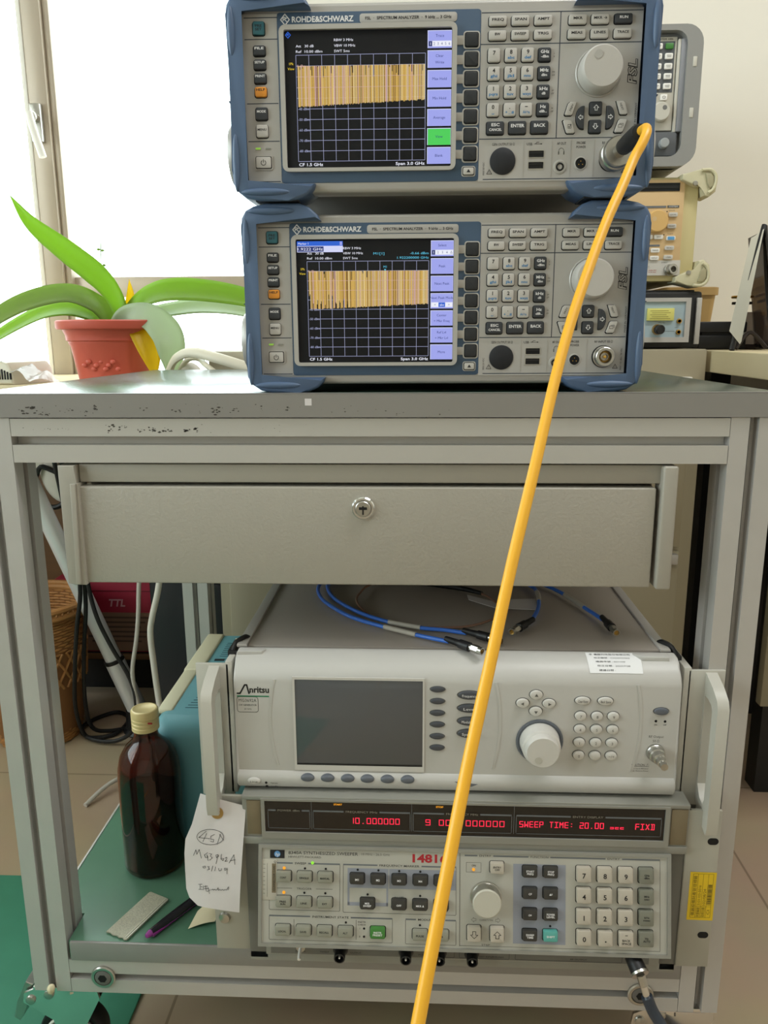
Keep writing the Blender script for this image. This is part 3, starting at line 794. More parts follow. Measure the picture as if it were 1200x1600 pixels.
    for x, t in zip((44.9, 62.8, 80.8, 108.0, 125.7), ('FREQ', 'SPAN', 'AMPT', 'MKR', 'MKR \u2192')): k2('key', x, 134, 14.0, 7.0, 'key_light', [(t, 0, 0.7, 1.7, 'ink', min(9.5, 2.2 * len(t)))])
    k2('key', 144, 134.2, 14.0, 7.0, 'key_dark', [('RUN', 0, 0.7, 1.7, 'ink_white', 6)])
    for x, t in zip((44.8, 62.8, 80.8, 107.6, 125.6, 143.9), ('BW', 'SWEEP', 'TRIG', 'MEAS', 'LINES', 'TRACE')): k2('key', x, 123.6, 14.0, 7.0, 'key_light', [(t, 0, 0.7, 1.7, 'ink', min(8.6, 2.0 * len(t)))])
    num = [('7', ''), ('8', 'abc'), ('9', 'def'), ('4', 'ghi'), ('5', 'jkl'), ('6', 'mno'), ('1', 'pqrs'), ('2', 'tuv'), ('3', 'wxyz'), ('0', '\u2423'), ('.', '+ _ #'), ('\u2212', 'A\u2194a')]
    for i, (a, b) in enumerate(num):
        x = (42.5, 56.0, 69.4)[i % 3]; z = (109.2, 95.8, 82.4, 68.8)[i // 3]
        lg = [(a, 0, 2.0 if b else 1.5, 2.7, 'ink')]
        if b: lg.append((b, 0, -2.0, 1.9, 'ink_blue', min(6.5, 1.7 * len(b))))
        k2('number_key', x, z, 9.7, 10.0, 'key_light', lg)
    for z, a, b in ((109.2, 'GHz', '-dBm'), (95.7, 'MHz', 'dBm'), (82.1, 'kHz', 'dB'), (68.8, 'Hz', 'dB..')):
        k2('unit_key', 82.9, z, 9.7, 10.0, 'key_dark', [(a, 0, 1.9, 2.1, 'ink_white', 2.1 * len(a)), (b, 0, -1.6, 1.7, 'ink_white', 1.4 * len(b))])
    k2('key', 44.8, 55.3, 14.0, 9.8, 'key_dark', [('ESC', 0, 2.2, 2.0, 'ink_white', 6.2), ('CANCEL', 0, -1.5, 1.7, 'ink_white', 9.5)])
    k2('key', 62.8, 55.4, 14.0, 9.8, 'key_dark', [('ENTER', 0, 1.2, 2.2, 'ink_white', 10)])
    k2('key', 80.7, 55.5, 14.0, 9.8, 'key_dark', [('BACK', 0, 1.2, 2.2, 'ink_white', 8.6)])
    for cz, d in ((69.1, 'u'), (55.4, 'd')):
        k2('arrow_key', 125.7, cz, 9.8, 9.9, 'key_dark')
        g = MB(); g.line(arrow2d(125.7, cz, 2.1, d), 0.5, -2.46, 'ink_white', True); g.build('arrow_mark', bpy_last(root))
    for sx, cx, d in ((-1, 113.6, 'l'), (1, 137.4, 'r')):
        P = [(cx - sx * 2.9, 62.2 - 8.4), (cx - sx * 2.9, 62.2 + 8.4), (cx - sx * 1.6, 62.2 + 8.6)] + [(cx - sx * 1.6 + sx * 5.2 * math.sin(R(a)), 62.2 + 8.6 * math.cos(R(a))) for a in (20, 40, 60, 80, 100, 120, 140, 160)] + [(cx - sx * 1.6, 62.2 - 8.6)]
        gap.prism([(cx + (a - cx) * 1.13, 62 + (b - 62.2) * 1.06) for a, b in P], 0.3, -0.05, 'blackhole')
        g = MB(); g.prism(P, 0.3, -2.4, 'key_dark', 'y', 0.5); g.line(arrow2d(cx, 62.2, 1.9, d), 0.5, -2.46, 'ink_white', True); g.build('arrow_key', root)
    for cx, cz, sx, sz, mk in ((105.4, 69.0, -1, 1, 'p'), (146.6, 69.1, 1, 1, 'n'), (104.8, 55.5, -1, -1, 'c'), (146.0, 55.6, 1, -1, 'w')):
        P = [(cx + sx * a, cz + sz * b) for a, b in ((-5.0, 4.8), (1.4, 4.9), (4.4, -3.6), (3.6, -4.8), (-1.2, -4.9), (-2.2, -4.0))]
        if sz > 0: P = [(cx + sx * a, cz + b) for a, b in ((-4.6, 4.9), (0.6, 4.9), (2.2, 3.6), (4.6, -4.0), (3.6, -5.0), (-0.6, -5.0), (-1.6, -4.2))]
        else: P = [(cx + sx * a, cz + b) for a, b in ((4.6, 4.9), (-0.6, 4.9), (-1.8, 4.0), (-4.6, -4.0), (-3.6, -5.0), (1.4, -5.0), (2.4, -4.0), (5.2, 4.0))]
        gap.prism([(cx + (a - cx) * 1.13 - 0.2, cz - 0.2 + (b - cz) * 1.12) for a, b in P], 0.3, -0.05, 'blackhole')
        g = MB(); g.prism(P, 0.3, -2.2, 'key_light', 'y', 0.5)
        if mk == 'p': g.text('PREV', cx + 0.4, cz + 0.6, 1.6, 'ink', -2.3, w=5.6, rot=68)
        if mk == 'n': g.text('NEXT', cx - 0.4, cz + 0.6, 1.6, 'ink', -2.3, w=5.6, rot=-68)
        if mk == 'c': g.line(rrect(cx, cz, 2.6, 2.8, 0.2), 0.3, -2.3, 'ink', True); g.line([(cx - 0.8, cz), (cx - 0.1, cz - 0.9), (cx + 1.3, cz + 1.6)], 0.35, -2.3, 'ink')
        if mk == 'w': g.line(rrect(cx - 0.3, cz - 0.3, 3, 2.2, 0.2), 0.3, -2.3, 'ink', True); g.line([(cx - 0.6, cz + 0.9), (cx - 0.6, cz + 1.5), (cx + 2.2, cz + 1.5), (cx + 2.2, cz - 0.5)], 0.3, -2.3, 'ink')
        g.build('corner_key', root)
    for cz, h, m, t in ((132, 9.8, 'key_teal', 'PRE'), (115.7, 7.5, 'key_dark', 'FILE'), (105.4, 7.5, 'key_dark', 'SETUP'), (95.2, 7.5, 'key_dark', 'PRINT'), (85.0, 7.5, 'key_orange', 'HELP'), (68.7, 9.6, 'key_dark', 'MODE'), (55.4, 9.6, 'key_light', 'MENU')):
        ink = 'ink_white' if m == 'key_dark' else 'ink'
        lg = [(t, 0, 1.5 if t != 'MENU' else 1.0, 1.6, ink, min(7.5, 1.7 * len(t)))]
        if t == 'PRE': lg.append(('SET', 0, -1.0, 1.6, ink, 5))
        k2('key', -147, cz, 9.6, h, m, lg)
    g = MB()
    g.frame(rrect(-146.8, 31.2, 15.4, 11.6, 1.8), rrect(-146.8, 31.2, 13.6, 9.8, 1.2), 0.3, -1.0, 'bezel'); g.rbox(-146.8, 31.2, 13.5, 9.7, 1.2, 0.3, -0.4, 'blackhole', 0.1)
    g.rbox(-146.8, 31.2, 12.4, 8.6, 1.0, 0.3, -2.2, 'key_light', 0.5)
    g.line([(-146.8 + 2.0 * math.sin(R(a)), 30.9 + 2.0 * math.cos(R(a))) for a in range(35, 326, 29)], 0.5, -2.3, 'ink'); g.quad(-147.05, -146.55, 31.0, 33.6, -2.3, 'ink')
    g.build('power_button', root)
    for cx, m in ((-151.1, 'led_green'), (-142.7, 'led_off')):
        g = MB(); g.rbox(cx, 42.2, 5.2, 2.2, 1, 0.2, -0.4, 'bezel', 0.1); g.rbox(cx, 42.2, 4.4, 1.5, 0.7, 0.2, -0.55, m, 0.1); g.build('indicator_lamp', root)
    gap.build('front_panel', root)
    # knob
    g = MB(); g.lathe([(18.6, 0), (18.6, 0.6), (17.8, 1.2), (17.0, 0.9)], (126.5, 0, 95.7), (0, -1, 0), 'fsl_frame', 40)
    g.lathe([(16.8, 0.8), (16.6, 9), (16.0, 15.5), (14.8, 17), (0.2, 17.2)], (126.5, 0, 95.7), (0, -1, 0), 'key_light', 44)
    g.lathe([(3.2, 0.1), (2.8, -0.1), (1.2, -0.5), (0.1, -0.55)], (122.6, -17.35, 104.0), (0, -1, 0), 'bezel', 20)
    g.build('rotary_knob', root)
    # sockets
    g = MB(); g.lathe([(10.6, 0), (10.6, 0.7), (10.0, 1.1), (0.2, 1.2)], (51.5, 0, 30.1), (0, -1, 0), M['blue_plug'], 36); g.build('blanking_plug', root)
    for cz in (35.3, 26.6):
        g = MB(); g.frame(rrect(79, cz, 13.4, 6.4, 0.6), rrect(79, cz, 12.2, 5.0, 0.4), 0.3, -0.4, 'steel'); g.quad(72.9, 85.1, cz - 2.5, cz + 2.5, -0.1, 'blackhole'); g.box(73.6, 84.4, -0.3, -0.1, cz + 0.4, cz + 1.6, 'black'); g.build('usb_port', root)
    g = MB(); g.lathe([(5.6, 0), (5.4, 0.5), (4.2, 0.9), (3.2, 0.5)], (98.7, 0, 25.2), (0, -1, 0), 'bezel', 28); g.lathe([(3.4, 0.3), (3.0, 1.2), (2.1, 1.2), (1.9, 0.3), (0.1, 0.2)], (98.7, 0, 25.2), (0, -1, 0), 'blackhole', 24); g.build('headphone_jack', root)
    g = MB(); g.lathe([(5.4, 0), (5.2, 0.5), (4.4, 0.8), (4.3, 0.2)], (115.6, 0, 27.7), (0, -1, 0), 'bezel', 28); g.lathe([(4.4, 0.2), (4.3, 0.5), (0.1, 0.5)], (115.6, 0, 27.7), (0, -1, 0), 'blackhole', 24)
    for a, b in ((0, 1.6), (-1.5, -0.9), (1.5, -0.9)): g.cyl((115.6 + a, -0.4, 27.7 + b), (115.6 + a, -0.9, 27.7 + b), 0.35, 'gold', n=8)
    g.build('probe_socket', root)
    g = MB(); c = (140.0, 0, 30.4)
    g.lathe([(9.6, 0), (9.6, 1.2), (8.2, 1.5)], c, (0, -1, 0), 'blackhole', 36); g.lathe([(9.0, 1), (9.0, 3), (8.2, 3.4), (8.2, 4.4), (8.5, 5), (8.2, 5.6), (8.5, 6.2), (8.2, 6.8), (8.5, 7.4), (8.2, 10.5), (7.6, 11), (5.6, 11), (5.2, 10.4), (5.2, 3)], c, (0, -1, 0), 'steel', 36)
    g.lathe([(5.2, 3.2), (0.2, 3.2)], c, (0, -1, 0), 'brass', 24); g.lathe([(3.4, 3.2), (3.4, 7.4), (2.6, 7.6), (2.4, 5)], c, (0, -1, 0), 'steel', 24)
    g.lathe([(1.3, 3.2), (1.2, 8.6), (0.5, 8.8)], c, (0, -1, 0), 'gold', 14); g.build('rf_connector', root)
    # rubber bumpers
    for sx in (-1, 1):
        g = MB(); f = lambda a, b: (sx * a + (0.4 if sx > 0 else 0), b)
        P = [(172.2, 140), (171.6, 147), (168, 153), (161, 156.5), (150, 158.6), (122, 158.6), (114, 155.4), (107, 149.4), (104.4, 144.6), (161.5, 144.6), (161.5, 13.6), (103.4, 13.6), (104.8, 9.6), (110, 4.6), (118, 1.2), (126, 0.2), (150, 0.2), (160, 2.2), (168, 7.5), (171.8, 14), (172.2, 24), (171.2, 60), (171.2, 100)]
        g.prism([f(a, b) for a, b in P], 34, -8.5, 'fsl_bump', 'y', 2.6)
        g.box(*sorted(f(a, 0)[0] for a in (166.5, 172.6)), -7.5, 30, 76.2, 77.0, 'fsl_line')
        for cx, cz, rx, rz_ in ((168.2, 128, 3.2, 19), (146, 152.4, 21, 3.4), (168.4, 30, 3.0, 23), (145, 7.0, 21, 3.2)):
            x, z = f(cx, cz); g.ell((x, -7.6, z), (rx, 3.2, rz_), 'fsl_bump', 18, 12)
        g.box(*sorted(f(a, 0)[0] for a in (118, 154)), -5, 30, 0.0, 1.6, 'black_soft', 0.5)
        g.build('corner_bumper', root)
        g = MB(); g.lathe([(27, -10), (27, 8), (24, 12), (18, 13.5), (0.2, 14)], (sx * 170, 46, 46), (sx, 0, 0), 'fsl_frame', 36)
        g.build('handle_hub', root)
    return root
def bpy_last(root): return [c for c in root.children][-1]
M['blue_plug'] = mat('navy rubber plug', '15181f', 0.5)
analyser((0.0191, 0.0153, 0.7517), R(1.0), 'lower blue bumpered spectrum analyzer, standing on the cart top, its input connector bare', True)
analyser((0.0152, 0.0082, 0.9110), R(0.7), 'upper blue bumpered spectrum analyzer, with the yellow cable plugged into its input', False)

# ------------------------------------------------------------------ pale signal generator
SG = (34, -15, 375)
sg = thing('signal_generator', 'pale grey rack signal generator with dark blank display, below the drawer on the sweeper', 'signal generator', (0.034, -0.015, 0.375))
ST = T(-34, 15, -375)
def sm(): return MB(0.001, ST)
FY = -15.0
g = sm(); g.box(-177, 237.5, 20, 425, 377, 507.5, 'sg_top', 1.0); g.build('case', sg)
g = sm(); g.prism([(-177, 425), (-167, 425), (-167, 16), (-177, 16)], 506.8, 510, 'sg_edge', 'z', 0.8); g.build('lid_edge', sg); g = sm(); g.prism([(228, 425), (237.5, 425), (237.5, 16), (228, 16)], 506.8, 510, 'sg_edge', 'z', 0.8); g.build('lid_edge', sg)
g = sm()
prof = [(30, 376), (FY + 5, 376), (FY - 2, 378), (FY - 4.5, 382), (FY - 4.5, 388), (FY - 3, 391.5), (FY, 394), (FY, 485), (FY + 1, 489.5), (FY + 4, 494.5), (FY + 8.5, 499.2), (FY + 14, 503.2), (FY + 20, 506.2), (FY + 26, 508), (FY + 28, 508)]
prof[0] = (FY + 28, 376)
g.prism(prof, -174.5, 240.5, 'sg_face', 'x', 2.2)
g.build('front_moulding', sg)
for x, s in ((-136, 1), (68.5, 1), (198, 1)):
    g = sm()
    A = [(x + (-6 if x < 0 else 6) * (1 - ((z - 446) / 46) ** 2), z) for z in range(400, 489, 8)]
    Bp = [(a_ + 2.6, z) for a_, z in A]
    g.prism(A + list(reversed(Bp)), FY + 0.5, FY - 0.4, 'sg_face', 'y', 0.2); g.build('raised_rib', sg)
g = sm(); g.prism([(-173, 12), (-150, 12), (-147, 8), (-150, 3), (-173, 2)], 504.5, 508.4, 'sg_face', 'z', 0.5); g.build('corner_tab', sg); g = sm(); g.prism([(205, 3), (200, 8), (200, 12), (232, 12), (232, 1), (208, 1)], 504, 508.4, 'sg_face', 'z', 0.5)
g.build('corner_tab', sg)
g = sm(); g.frame([(-118.5, 395.4), (5.0, 395.4), (5.0, 491), (-118.5, 491)], [(-116.4, 400.8), (3.4, 400.8), (3.4, 488.6), (-116.4, 488.6)], FY + 1, FY - 1.0, 'sg_key'); g.build('display_bezel', sg)
g = sm(); g.box(-116.8, 3.8, FY - 0.5, FY + 1, 400.2, 489, 'sg_glass', 0.2)
g.box(-116.8, 3.8, FY - 0.75, FY - 0.5, 400.2, 402.6, 'black'); g.build('display', sg)
def oval(name, cx, cz, rx, rz, m, h=2.2, txt=None, ink='ink_white'):
    g = sm(); rg = []
    zc = cz + h * 0.45
    for k, y in ((1.14, 0.2), (1.12, -0.3), (1.02, -0.35)): rg.append([(cx + rx * k * math.cos(2 * math.pi * i / 28), FY + y, zc + rz * k * math.sin(2 * math.pi * i / 28)) for i in range(28)])
    g.loops(rg, 'ink_grey', False, True); rg = []
    for k, y in ((1, 0), (1, -h * 0.5), (0.92, -h * 0.85), (0.7, -h), (0.3, -h * 1.05), (0.02, -h * 1.05)): rg.append([(cx + rx * k * math.cos(2 * math.pi * i / 28), FY + y, zc + rz * k * math.sin(2 * math.pi * i / 28)) for i in range(28)])
    g.loops(rg, m)
    if txt: g.text(txt, cx, zc, rz * 0.62, ink, FY - h * 1.06 - 0.05, w=min(rx * 1.3, rz * 0.5 * len(txt)) if len(txt) > 3 else None)
    return g.build(name, sg)
for z in (479.7, 467.8, 455.9, 444.2, 432.1, 420.4): oval('menu_key', 17.1, z, 6.6, 2.8, 'sg_oval')
for x in (-106.1, -86.9, -67.7, -48.9, -29.8, -10.6): oval('menu_key', x, 387.3 - 1, 6.8, 3.7, 'sg_oval2', 6.2)
for z, t in ((474.2, 'Frequency'), (461, 'Level'), (448, 'Modulation'), (435.4, 'System')): oval('mode_key', 46.5, z, 10.2, 4.2, 'sg_oval', 2.6, t)
for x, z, d in ((108, 475.7, 'u'), (95.8, 467.3, 'l'), (120, 467.2, 'r'), (108.1, 459.3, 'd')):
    o = oval('cursor_key', x, z, 5.9, 4.5, 'sg_key', 2.6)
    g = sm(); a = R({'u': 0, 'l': 90, 'd': 180, 'r': 270}[d]); g.poly([(x + 1.9 * math.cos(a + R(90 + k)), z + 1.1 + 1.9 * math.sin(a + R(90 + k))) for k in (0, 120, 240)], FY - 2.85, 'ink_grey'); g.build('arrow_mark', o)
for x, t in ((150.6, 'Clear Entry'), (171.4, 'Back Space')): oval('entry_key', x, 470.6, 6.9, 3.9, 'sg_key', 2.6, t, 'ink')
for i, t in enumerate(('7', '8', '9', '4', '5', '6', '1', '2', '3', '0', '.', '\u2212/+')): oval('number_key', (149.4, 164.5, 179.4)[i % 3], (455.2, 442, 428.5, 415.2)[i // 3], 5.3, 4.4, 'sg_key', 3.0, t, 'ink_grey')
oval('output_key', 222.7, 461.1, 6.6, 3.5, 'sg_oval2', 2.4)
oval('standby_key', -157.6, 382.5, 6.6, 3.6, 'sg_key', 6.2, 'Line', 'ink_grey')
g = sm()
g.lathe([(22, 0.2), (22, 1.0), (20.5, 1.6), (19, 0.8)], (112.7, FY, 430), (0, -1, 0), 'sg_oval2', 40)
g.lathe([(18.6, 0.5), (18.0, 8), (17.6, 14), (16.4, 15), (15.6, 15.4), (15.4, 21), (14.4, 22.4), (0.2, 22.6)], (112.7, FY, 430), (0, -1, 0), 'sg_key', 44)
g.lathe([(3.4, 0.05), (3.0, 0.1), (0.1, -0.6)], (109, FY - 22.7, 422.5), (0, -1, 0), 'sg_handle', 18)
g.build('rotary_knob', sg)
g = sm()
c = (220.2, FY, 420.5); d = Vector((0.04, -1, -0.02))
g.lathe([(8.6, 0), (8.6, 2), (7.8, 3), (7.4, 7), (6.2, 8), (5.6, 13), (4.2, 14), (4.2, 20), (3.4, 20.4), (3.4, 26), (2.4, 26)], c, d, 'steel', 28)
g.lathe([(2.4, 25.9), (0.1, 25.9)], c, d, 'blackhole', 14); g.build('rf_connector', sg)
g = sm()
g.line([(-171, 473.4), (-168.3, 473.4), (-163.6, 482), (-161.8, 482), (-159.8, 473.4)], 1.5, FY - 0.12, 'ink')
g.text('nritsu', -150.0, 477.5, 6.2, 'ink', FY - 0.12, w=18.5, bold=0.03)
g.quad(-171.4, -141, 470.0, 471.3, FY - 0.12, 'teal_line')
g.line(rrect(-161.6, 462.2, 20, 15.6, 2.5), 0.5, FY - 0.12, 'ink_grey', True)
g.text('MG3692A', -161.6, 466.4, 3.2, 'ink_grey', FY - 0.12, w=17); g.text('CW GENERATOR', -161.6, 461.6, 1.8, 'ink', FY - 0.12, w=17); g.text('20 GHz', -161.6, 457.6, 1.6, 'ink_grey', FY - 0.12, w=7)
g.text('RF Output', 220.2, 436.4, 2.4, 'ink_grey', FY - 0.12, w=13.5); g.text('50 \u03a9', 220.2, 431.9, 2.4, 'ink_grey', FY - 0.12, w=6)
g.text('CAUTION \u26a0', 207.4, 407.2, 2.2, 'ink', FY - 0.12, w=16); g.quad(199.4, 215.4, 405.4, 405.7, FY - 0.12, 'ink'); g.text('No Input Allowed', 207.4, 403.4, 1.4, 'ink_grey', FY - 0.12, w=15); g.text('Max. Reverse Power', 207.4, 401.0, 1.4, 'ink_grey', FY - 0.12, w=16)
g.text('On', 218.7, 448.4, 1.5, 'ink', FY - 0.12); g.text('Off', 227.1, 448.4, 1.5, 'ink', FY - 0.12)
for cx, cz, y in ((218.7, 452, FY), (227.1, 451.8, FY), (-146.2, 383.2, FY - 4.5), (-145.9, 378.9, FY - 3.3)): g.lathe([(1.3, 0), (1.0, 0.3), (0.1, 0.3)], (cx, y, cz), (0, -1, 0), 'blackhole', 12)
g.text('Operate', -138.5, 383.2, 1.6, 'ink', FY - 4.62, w=7); g.text('Standby', -138.5, 379.2, 1.6, 'ink', FY - 3.7, w=7)
g.prism([(34, 388.5), (56, 386.2), (50, 383.6), (40, 384.6)], FY - 2, FY - 4.7, 'sg_oval2')
g.build('panel_lettering', sg)
# paper label on the sloping top edge
g = sm(); V = [(157.0, 5.2, 506.75), (206.8, 5.2, 506.75), (205.0, -7.5, 499.2), (155.2, -7.5, 499.2)]
CV = [(10.5, 508.2), (5.2, 506.6), (-1.0, 503.55), (-6.7, 499.55), (-9.8, 496.5)]      # follows the rounded edge
V = []
for i, (yy, zz) in enumerate(CV):
    V += [(156.2 + 0.25 * i, yy, zz), (206.5 - 0.2 * i, yy, zz)]
g.add(V, [(2 * i, 2 * i + 1, 2 * i + 3, 2 * i + 2) for i in range(4)], 'ink_white')
g2 = MB(0.001)
L2 = [('\u25c8 儀器科技股份有限公司', 5.0, 1.9, 38), ('校正編號 : C3230727003', 1.8, 1.5, 33), ('儀器序號 : 031109', -0.6, 1.5, 27), ('校正日期 : 2023/7/28', -3.0, 1.5, 30), ('建議日期 :', -5.3, 1.4, 15)]
def edge_at(u):
    ln = [math.dist(a, b) for a, b in zip(CV, CV[1:])]; u *= sum(ln)
    for (a, b), l in zip(zip(CV, CV[1:]), ln):
        if u <= l: return (a[0] + (b[0] - a[0]) * u / l, a[1] + (b[1] - a[1]) * u / l, math.atan2(a[1] - b[1], a[0] - b[0]))
        u -= l
for n_, (t, z, h, wd) in enumerate(L2):
    yy, zz, an = edge_at(0.12 + n_ * 0.19)
    g2.M = ST @ T(181.0, yy, zz) @ Matrix.Rotation(an - math.pi / 2, 4, 'X')
    g2.text(t, -22 if n_ == 0 else -19 + n_, 0, h, 'ink', -0.15, w=wd, al='L')
lab = g.build('calibration_label', sg, label='white printed calibration label'); g2.build('label_print', lab)
# ears and handles
for s, x0, x1, hx in ((-1, -213, -181.5, -195), (1, 249.5, 283, 270)):
    g = sm(); g.box(x0, x1, -3, 0.5, 359, 497.5, 'sg_handle', 0.5); g.box(*((-184.5, -178) if s < 0 else (245, 252)), -3, 60, 362, 500, 'sg_handle', 0.8)
    e = g.build('rack_ear', sg)
    g = sm(); a, b = hx - 5.2, hx + 5.2
    zb = 9 if s < 0 else 0
    outer = [(-2, 496), (-22, 489), (-34, 482), (-37.5, 474), (-37.5, 356 + zb), (-35, 348 + zb), (-22, 352 + zb), (-2, 366)]
    inner = [(-6, 474), (-14, 474), (-22, 472), (-25, 468), (-25, 378), (-22, 372), (-14, 374), (-6, 384)]
    g.frame(outer, inner, a, b, 'sg_handle', 'x'); g.build('handle', e)
for x, s in ((-181, -1), (243, 1)):
    g = sm(); g.tube([(x, 16, 503), (x + 3 * -s, 22, 510), (x + 9 * -s, 30, 512), (x + 11 * -s, 36, 509)], 2.4, 'black_soft', 8, 4)
    g.box(x - 5, x + 5, 14, 44, 492, 504, 'black', 1); g.build('rubber_corner', sg)

# ------------------------------------------------------------------ sweeper
hp = thing('sweep_generator', 'older grey rack sweep generator with red segment displays, lowest instrument in the cart', 'sweep generator', (0.04, -0.03, 0.186))
HT = T(-40, 30, -186)
def hm(): return MB(0.001, HT)
g = hm(); g.box(-164, 249, -8, 400, 188, 374, 'hp_dark', 1); g.build('case', hp)
g = hm()
g.box(-168.5, 252, -29.5, -6, 323.5, 331, 'hp_frame', 0.6); g.box(-168.5, 252, -29.5, -6, 371, 375, 'hp_frame', 0.6)
g.box(-168.5, -148.5, -28, -6, 331, 371, 'hp_frame', 0.6); g.box(232.5, 252, -28, -6, 331, 371, 'hp_frame', 0.6)
g.frame([(-150, 331), (233.5, 331), (233.5, 373), (-150, 373)], [(-146.5, 337.5), (229.2, 337.5), (229.2, 371), (-146.5, 371)], -20, -30.8, 'hp_frame')
g.box(-164, -150.6, -29, -27, 334, 370, 'hp_olive', 0.4); g.box(235.5, 250.5, -29, -27, 333, 370, 'hp_olive', 0.4)
g.box(-168.5, -150, -24, -6, 190, 323, 'hp_dark', 0.8); g.box(236.5, 252, -24, -6, 190, 323, 'hp_dark', 0.8)
g.box(-168.5, 252, -24, -6, 187, 198, 'hp_frame', 0.8)
g.build('front_frame', hp)
g = hm(); g.box(-147, 229.8, -29.2, -18, 337, 371.5, 'hp_window'); g.build('display_window', hp)
g = hm(); Y = -29.4
for x0, x1 in ((-143.5, -103.5), (-100.2, -8), (-5, 87.6), (91.8, 226.3)):
    g.line(rrect((x0 + x1) / 2, 351, x1 - x0, 19, 1.2), 0.5, Y, 'hp_rule', True)
    g.quad(x0, x1, 359.6, 361.3, Y + 0.05, 'hp_rule')
for t, x, wd in (('POWER dBm', -123.6, 21), ('FREQUENCY MHz', -54, 30), ('FREQUENCY MHz', 41, 30), ('ENTRY DISPLAY', 158.5, 28)):
    g.quad(x - wd / 2 - 2, x + wd / 2 + 2, 359, 362, Y - 0.02, 'hp_window'); g.text(t, x, 360.5, 2.2, 'scale_ink', Y - 0.08, w=wd)
for x in (-101.8, -6.5, 89.7): g.quad(x - 0.2, x + 0.2, 341, 371, Y, 'hp_rule')
g.build('display_scale', hp)
SEG = {'0': 'abcdef', '1': 'bc', '2': 'abged', '3': 'abgcd', '9': 'abfgcd', 'U': 'bcdef', 'S': 'afgcd', 'W': 'W', 'E': 'afged', 'P': 'abfge', 'T': 'T', 'I': 'I', 'M': 'M', 's': 'gcd2', 'e': 'ged', 'c': 'ged', 'F': 'afge', 'X': 'X', 'D': 'D', '.': '.', ':': ':', 'O': 'abcdef'}
def seg(g, ch, x, z, w, h, m):
    a, b, c = x + w, z + h, z + h / 2
    lines = {'a': [(x, b), (a, b)], 'b': [(a, b), (a, c)], 'c': [(a, c), (a, z)], 'd': [(x, z), (a, z)], 'e': [(x, c), (x, z)], 'f': [(x, b), (x, c)], 'g': [(x, c), (a, c)]}
    t = 0.75
    ex = {'W': [[(x, b), (x, z)], [(a, b), (a, z)], [(x, z), (x + w / 2, c), (a, z)]], 'T': [[(x, b), (a, b)], [(x + w / 2, b), (x + w / 2, z)]], 'I': [[(x, b), (a, b)], [(x, z), (a, z)], [(x + w / 2, b), (x + w / 2, z)]],
          'M': [[(x, z), (x, b), (x + w / 2, c), (a, b), (a, z)]], 'X': [[(x, z), (a, b)], [(x, b), (a, z)]], 'D': [[(x, b), (a, b), (a, z), (x, z)], [(x + w * 0.35, b), (x + w * 0.35, z)]],
          '.': [[(x + w * 0.4, z), (x + w * 0.6, z + 0.2)]], ':': [[(x + w * 0.4, z + h * 0.25), (x + w * 0.6, z + h * 0.25)], [(x + w * 0.4, z + h * 0.75), (x + w * 0.6, z + h * 0.75)]]}
    s = SEG[ch]
    if s in ex:
        for L in ex[s]: g.line(L, t, Y - 0.1, m)
    else:
        for k in s:
            if k in lines: g.line(lines[k], t, Y - 0.1, m)
def display(string, x0, x1, z, h):
    g = hm(); n = len(string); p = (x1 - x0) / n
    for i, ch in enumerate(string):
        if ch in SEG:
            hh = h * 0.55 if ch in 'sec' else h
            seg(g, ch, x0 + i * p + p * 0.15, z, p * 0.62, hh, 'hp_red')
    return g.build('led_display', hp)
display('10.000000', -66, -17, 348.4, 5.6); display('9 000.000000', 6, 82, 348.4, 5.6)
display('SWEEP TIME: 20.00 sec  FIXD', 94.5, 221, 348.8, 5.6)
g = hm(); g.text('START', -76.4, 368, 1.7, 'hp_amb', Y - 0.1, w=8, bold=0.03); g.text('STOP', 19.8, 367.7, 1.7, 'hp_amb', Y - 0.1, w=7, bold=0.03); g.build('lit_legend', hp)
# sloping keyboard panel: x across, z = -distance down the slope, y outwards negative
PT = HT @ T(0, -30, 323) @ Matrix.Rotation(R(-13), 4, 'X')
def pm(): return MB(0.001, PT)
g = pm()
g.box(-153.5, 237, 0, 16, -96, 0.5, 'hp_frame', 1.2)
g.frame([(-153.5, 1), (237, 1), (237, -96.2), (-153.5, -96.2)], [(-150.2, -2), (233.6, -2), (233.6, -93), (-150.2, -93)], 2, -2.2, 'hp_frame')
g.box(-150.4, 233.8, -0.6, 1, -93.2, -1.8, 'hp_panel')
kp = g.build('keyboard_panel', hp, label='pale sloping keyboard panel')
g = pm(); Y0 = -0.7
def box2(x0, x1, s0, s1, title=None, tx=None, wd=20, thick=True):
    g.line(rrect((x0 + x1) / 2, -(s0 + s1) / 2, x1 - x0, s1 - s0, 1), 0.4, Y0, 'ink_grey', True)
    if thick: g.quad(x0, x1, -s0 - 0.7, -s0 + 0.7, Y0 - 0.02, 'hp_rule')
    if title: g.quad(tx - wd / 2 - 2, tx + wd / 2 + 2, -s0 - 1, -s0 + 1, Y0 - 0.04, 'hp_panel'); g.text(title, tx, -s0, 1.9, 'ink', Y0 - 0.08, w=wd, bold=0.01)
box2(-143, -75, 16.4, 61.3, 'SWEEP', -113, 11); box2(-71.8, 36, 16.4, 62, 'FREQUENCY MARKER', -18, 38); box2(-143, -24.5, 67, 90, 'INSTRUMENT STATE', -83.8, 35); box2(-11.9, 36, 67, 90.4, 'MODULATION', 12, 24)
g.quad(-138, -82, -40.7, -40.3, Y0, 'ink_grey'); g.quad(-121, -98, -41.6, -39.6, Y0 - 0.04, 'hp_panel'); g.text('TRIGGER', -109.3, -40.6, 1.8, 'ink', Y0 - 0.08, w=14.5)
g.quad(39.2, 39.8, -91, -3, Y0, 'ink_grey')
